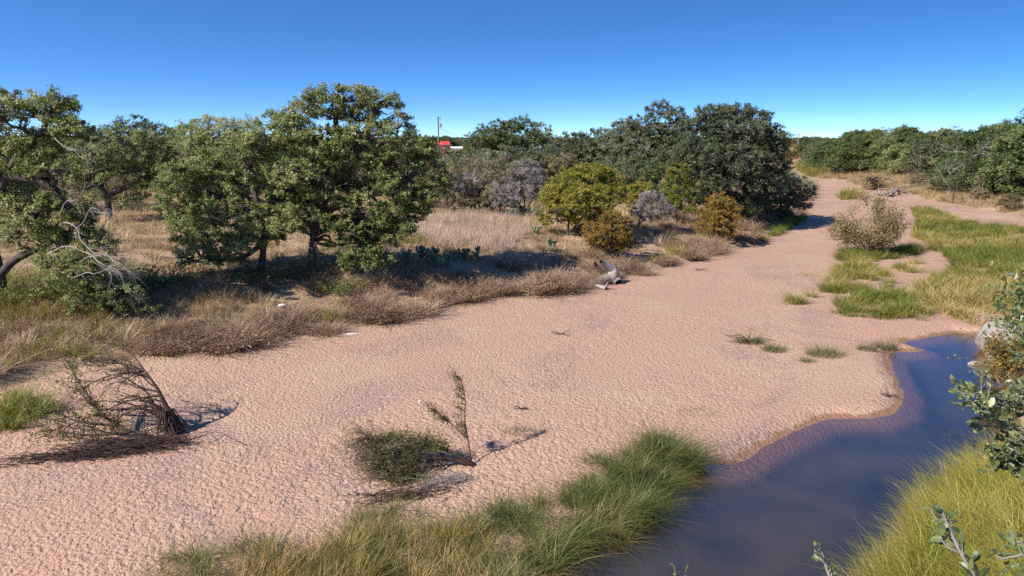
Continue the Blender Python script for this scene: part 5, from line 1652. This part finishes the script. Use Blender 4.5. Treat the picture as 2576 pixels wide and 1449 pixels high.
def house(px, py_eave, Y, w, d, h, rise, wallmat, roofmat, label, name='house', rz=.2):
    c = A(px, py_eave, Y)
    z = gz1(c[0], c[1])
    h = c[2] - z
    root = empty(name, (c[0], c[1], z)); root.rotation_euler = (0, 0, rz)
    tag(root, label, 'house')
    obj('wall', box_mesh('wall', wallmat, (-w / 2, -d / 2, -.3), (w / 2, d / 2, h)), root)
    e = .5
    V = np.array([(-w / 2 - e, -d / 2 - e, h - .05), (w / 2 + e, -d / 2 - e, h - .05), (w / 2 + e, d / 2 + e, h - .05), (-w / 2 - e, d / 2 + e, h - .05), (-w / 2 - e, 0, h + rise), (w / 2 + e, 0, h + rise)])
    obj('roof', mesh_np('roof', V, [np.array([(0, 1, 5, 4), (2, 3, 4, 5), (0, 3, 2, 1)]), np.array([(0, 4, 3), (1, 2, 5)])], roofmat), root)
    for sx in (-.28, .22):
        obj('window', box_mesh('window', M['glass'], (sx * w, -d / 2 - .06, h * .45), (sx * w + 1.1, -d / 2 + .02, h * .8)), root)
    return root


M['glass'] = plain_mat('dark_glass', (0.03, 0.035, 0.04), .1, .1)
M['red'] = plain_mat('red_metal_roof', (0.50, 0.055, 0.06), .45, .08, .5)
M['white'] = plain_mat('white_paint', (0.78, 0.77, 0.74), .6, .05, .5)
M['grey'] = plain_mat('grey_shingle', (0.24, 0.24, 0.26), .7, .1, .8)
M['pole'] = plain_mat('weathered_pole', (0.17, 0.14, 0.125), .85, .2, 3)
house(1119, 364, 225, 1.6, 4, 5, 1.1, M['red'], M['red'], 'small building with a red metal roof below the utility pole', rz=.35)
house(1152, 372, 200, 3.2, 3.5, 3, .35, M['white'], M['white'], 'low white building right of the red roof')
house(1376, 372, 128, 4.5, 5, 3, .8, M['white'], M['grey'], 'grey roofed house glimpsed right of the dark round oak')
c = A(1103, 345, 138); z = gz1(c[0], c[1])
root = empty('utility_pole', (c[0], c[1], z)); tag(root, 'wooden utility pole with a transformer on the left skyline', 'utility pole')
top = A(1103, 293, 138)[2] - z
tb = Tubes(); tb.add(np.array([[0, 0, -.5], [0, 0, top * .5], [0, 0, top]]), .17, .13, 10); obj('pole', tb.mesh('pole', M['pole']), root)
tb = Tubes(); tb.add(np.array([[.42, -.1, top - 2.0], [.42, -.1, top - 1.7], [.42, -.1, top - 1.25], [.42, -.1, top - 1.2]]), 0, 0, 12, radii=[.2, .25, .25, .12]); obj('transformer', tb.mesh('transformer', M['grey']), root)
tb = Tubes(); tb.add(np.array([[.1, -.1, top - 1.4], [.45, -.1, top - 1.4]]), .05, .05, 6); tb.add(np.array([[.4, 0, top - .55], [.4, 0, top + .05]]), .05, .05, 6); tb.add(np.array([[-.65, 0, top - .4], [0, 0, top - .28], [.4, 0, top - .3]]), .035, .035, 6); obj('crossarm', tb.mesh('crossarm', M['pole']), root)
tb = Tubes(); tb.add(np.array([[-.65, 0, top - .42], [-.66, 0, top - .25]]), .06, .03, 8); obj('insulator', tb.mesh('insulator', M['white']), root)
tb = Tubes()
s_ = np.linspace(0, 1, 12)[:, None]
e_ = np.array([8.5, 6.0, top - 4.6])
w_ = np.array([.2, 0, top - 2.1]) * (1 - s_) + e_ * s_; w_[:, 2] -= .5 * np.sin(s_[:, 0] * math.pi)
tb.add(w_, .022, .022, 5); obj('wire', tb.mesh('wire', M['pole']), root)
c = A(2009, 345, 430); z = gz1(c[0], c[1]); top = A(2009, 335, 430)[2] - z
tb = Tubes(); tb.add(np.array([[0, 0, -1], [0, 0, top]]), .3, .25, 8); tb.add(np.array([[-1.0, 0, top - .8], [1.0, 0, top - .8]]), .12, .12, 6)
o = obj('utility_pole', tb.mesh('utility_pole', M['pole']), None, (c[0], c[1], z)); tag(o, 'tiny far utility pole over the end of the sand', 'utility pole')

# ------------------------------------------------------------------ plants of the near bank
# yellow-brown bush beside the boulders
b = PG(2540, 930)
st = []
rng = np.random.default_rng(31)
for k in range(24):
    tip = G(2538 + rng.normal(0, 28), 890 + rng.normal(0, 26), rng.uniform(.5, 1.6))
    st.append((bend(b, tip, rng, .07, .1, 5), .025, 9))
stems_plant('bank_shrub', 'yellow brown leafy shrub growing over the boulders by the pool', 'shrub', b, st, M['ora'], M['bark'], 75, leaf=.10, elong=.6, per_tip=22, tipr=.22)


def Cd(px, py, D):
    """point at distance D ahead of the lens"""
    d = ray(px, py)
    return np.array([0, 0, CAM_H]) + d * D


def leaf_mesh(seed=0, L=1.0, W=.46, curl=.10):
    n = 5
    s = np.linspace(0, 1, n)
    w = W * np.array([.05, .72, 1.0, .74, .04]) * .5
    zc = -curl * (s - .5) ** 2 * 4 * .25
    mid = np.stack([s * L, np.zeros(n), zc], -1)
    lf = np.stack([s * L, w, zc + w * .28], -1)
    rt = np.stack([s * L, -w, zc + w * .28], -1)
    V = np.vstack([mid, lf, rt])
    F = []
    for i in range(n - 1):
        F += [(i, i + 1, n + i + 1, n + i), (i + 1, i, 2 * n + i, 2 * n + i + 1)]
    return mesh_np('leaf', V, [np.array(F)], M['nearleaf'], smooth=True, face_attr={'tint': np.full(len(F), .5)})


M['nearleaf'] = foliage_mat('near_oak_leaves', [(0.0, (0.050, 0.070, 0.020)), (0.5, (0.130, 0.155, 0.055)), (1.0, (0.28, 0.29, 0.14))], .25, .38, .45, patch=4.0)
n_ = M['nearleaf'].node_tree.nodes
for q in n_:
    if q.type == 'MATH' and q.operation == 'MULTIPLY_ADD' and abs(q.inputs[1].default_value - .18) < 1e-6: q.inputs[1].default_value = 0.9
LM = [leaf_mesh(0), leaf_mesh(1, 1, .40, .25), leaf_mesh(2, 1, .55, -.1)]
base = np.array([6.2, 3.6, gz1(6.2, 3.6)])
oak = empty('near_oak', base)
tag(oak, 'near live oak reaching leafy twigs into the picture from the right edge', 'tree')
tb = Tubes()
top = np.array([4.6, 4.6, 7.3])
tb.add(chaikin(np.array([base + [0, 0, -.2], base + [-.2, .1, 1.6], base + [-.6, .5, 3.2], top]), 2) - base, .26, .09, 10)
stk = chaikin(np.array([base + [0, 0, -.2], base + [-.2, .1, 1.6], base + [-.6, .5, 3.2], top]), 2)
# branches: picture points with distance from the lens, radius, number of side shoots
BR = [([(2640, 1120, 3.6), (2540, 1090, 3.4), (2470, 1062, 3.2), (2410, 1022, 3.1)], 9), ([(2640, 1080, 3.7), (2570, 1040, 3.5), (2500, 1010, 3.4), (2428, 990, 3.3)], 10), ([(2640, 1010, 3.8), (2580, 985, 3.7), (2520, 990, 3.6)], 7),
      ([(2660, 1210, 3.3), (2590, 1180, 3.2), (2530, 1165, 3.1), (2490, 1150, 3.0)], 9), ([(2660, 960, 4.6), (2600, 920, 4.5), (2545, 900, 4.4)], 9), ([(2640, 1140, 3.2), (2580, 1130, 3.1), (2520, 1110, 3.0)], 7),
      ([(2480, 1500, 1.9), (2440, 1430, 1.95), (2405, 1370, 2.0), (2372, 1290, 2.05)], 7), ([(2640, 1480, 1.9), (2600, 1420, 1.95), (2560, 1380, 2.0)], 4), ([(2110, 1530, 2.3), (2092, 1465, 2.35), (2072, 1412, 2.4)], 5), ([(1725, 1530, 2.5), (1714, 1480, 2.55), (1702, 1446, 2.6)], 2)]
leaves = []
rg = np.random.default_rng(77)
for bi, (pts, ns) in enumerate(BR):
    ns = int(ns * (2.6 if bi < 6 else 1))
    if bi < 6: pts = [(p[0] + 40, p[1], p[2]) for p in pts]
    W_ = chaikin(np.array([Cd(*p) for p in pts]), 2)
    # hold it to the tree
    k = int(np.argmin(np.linalg.norm(stk - W_[0], axis=1)))
    if bi < 6:
        con = bend(stk[k], W_[0], rg, .05, .05, 5)
    else:
        con = bend(np.array([W_[0][0] + (.5 if bi < 8 else 2.2), W_[0][1] - .4, 7.2]), W_[0], rg, .04, .02, 5)
        con = np.vstack([bend(stk[-4], con[0], rg, .03, -.03, 4)[:-1], con])
    tb.add(chaikin(con, 1) - base, .035, .012, 6)
    tb.add(W_ - base, .010 if bi < 6 else .006, .003, 5)
    for j in range(ns * 2):
        i = int(rg.integers(2, len(W_)))
        d = W_[-1] - W_[0]; d = d / np.linalg.norm(d) * .7 + rg.normal(0, .55, 3)
        d /= np.linalg.norm(d)
        L_ = rg.uniform(.04, .14) * (1 if bi < 6 else .5)
        q = W_[i] + d * L_
        tb.add(np.array([W_[i], .5 * (W_[i] + q) + rg.normal(0, .008, 3), q]) - base, .004, .002, 3)
        for t in np.linspace(.35, 1, 5 if bi < 6 else 3):
            leaves.append((W_[i] + (q - W_[i]) * t, d + rg.normal(0, .7, 3), rg.uniform(.028, .050) if bi < 6 else rg.uniform(.03, .05) if bi < 8 else rg.uniform(.016, .028)))
    for i in range(3, len(W_), 1):
        leaves.append((W_[i], (W_[-1] - W_[0]) / np.linalg.norm(W_[-1] - W_[0]) + rg.normal(0, .6, 3), rg.uniform(.033, .05) if bi < 8 else rg.uniform(.016, .026)))
trunk_o = obj('trunk', tb.mesh('trunk', M['bark_grey']), oak)
rg.shuffle(leaves)
Vs, Fs, n0 = [], [], 0
for li, (p, d, s) in enumerate(leaves):
    d = d / (np.linalg.norm(d) + 1e-9)
    nrm = np.array([-.3, -.4, .8]) + rg.normal(0, .55, 3)
    sd = np.cross(nrm, d); sd /= np.linalg.norm(sd) + 1e-9
    nn = np.cross(d, sd)
    mt = mathutils.Matrix(((d[0] * s, sd[0] * s, nn[0] * s, p[0] - base[0]), (d[1] * s, sd[1] * s, nn[1] * s, p[1] - base[1]), (d[2] * s, sd[2] * s, nn[2] * s, p[2] - base[2]), (0, 0, 0, 1)))
    if li < 295:
        o = obj('leaf', LM[li % 3], oak)
        o.matrix_local = mt
    else:
        me = LM[li % 3]
        co = np.zeros(len(me.vertices) * 3); me.vertices.foreach_get('co', co)
        Mx = np.array(mt)
        Vs.append(co.reshape(-1, 3) @ Mx[:3, :3].T + Mx[:3, 3])
        Fs.append(np.array([list(p.vertices) for p in me.polygons]) + n0); n0 += len(me.vertices)
# smaller, farther sprays of the same tree
far_sp = []
for k in range(60):
    D = rg.uniform(5.0, 7.5)
    py = rg.uniform(725, 905); px = 2558 + rg.uniform(0, 100) - (25 if py > 820 else 0)*0 + (28 if py > 800 else 0)
    c = Cd(px, py, D)
    m = 40
    far_sp.append(c + rg.normal(0, .13, (m, 3)))
P = np.vstack(far_sp); Ls = .055 * rg.uniform(.7, 1.3, len(P))
V, F = leaf_quads(P - base, rand_dirs(rg, (len(P),)), rand_dirs(rg, (len(P),)) + [-.2, -.3, .6], Ls, Ls * .5)
Vs.append(V); Fs.append(F + n0)
o = obj('foliage', mesh_np('foliage', np.vstack(Vs), [np.vstack(Fs)], M['nearleaf'], face_attr={'tint': np.clip(rg.normal(.45, .25, sum(len(f) for f in Fs)), 0, 1)}), oak)
o['kind'] = 'stuff'
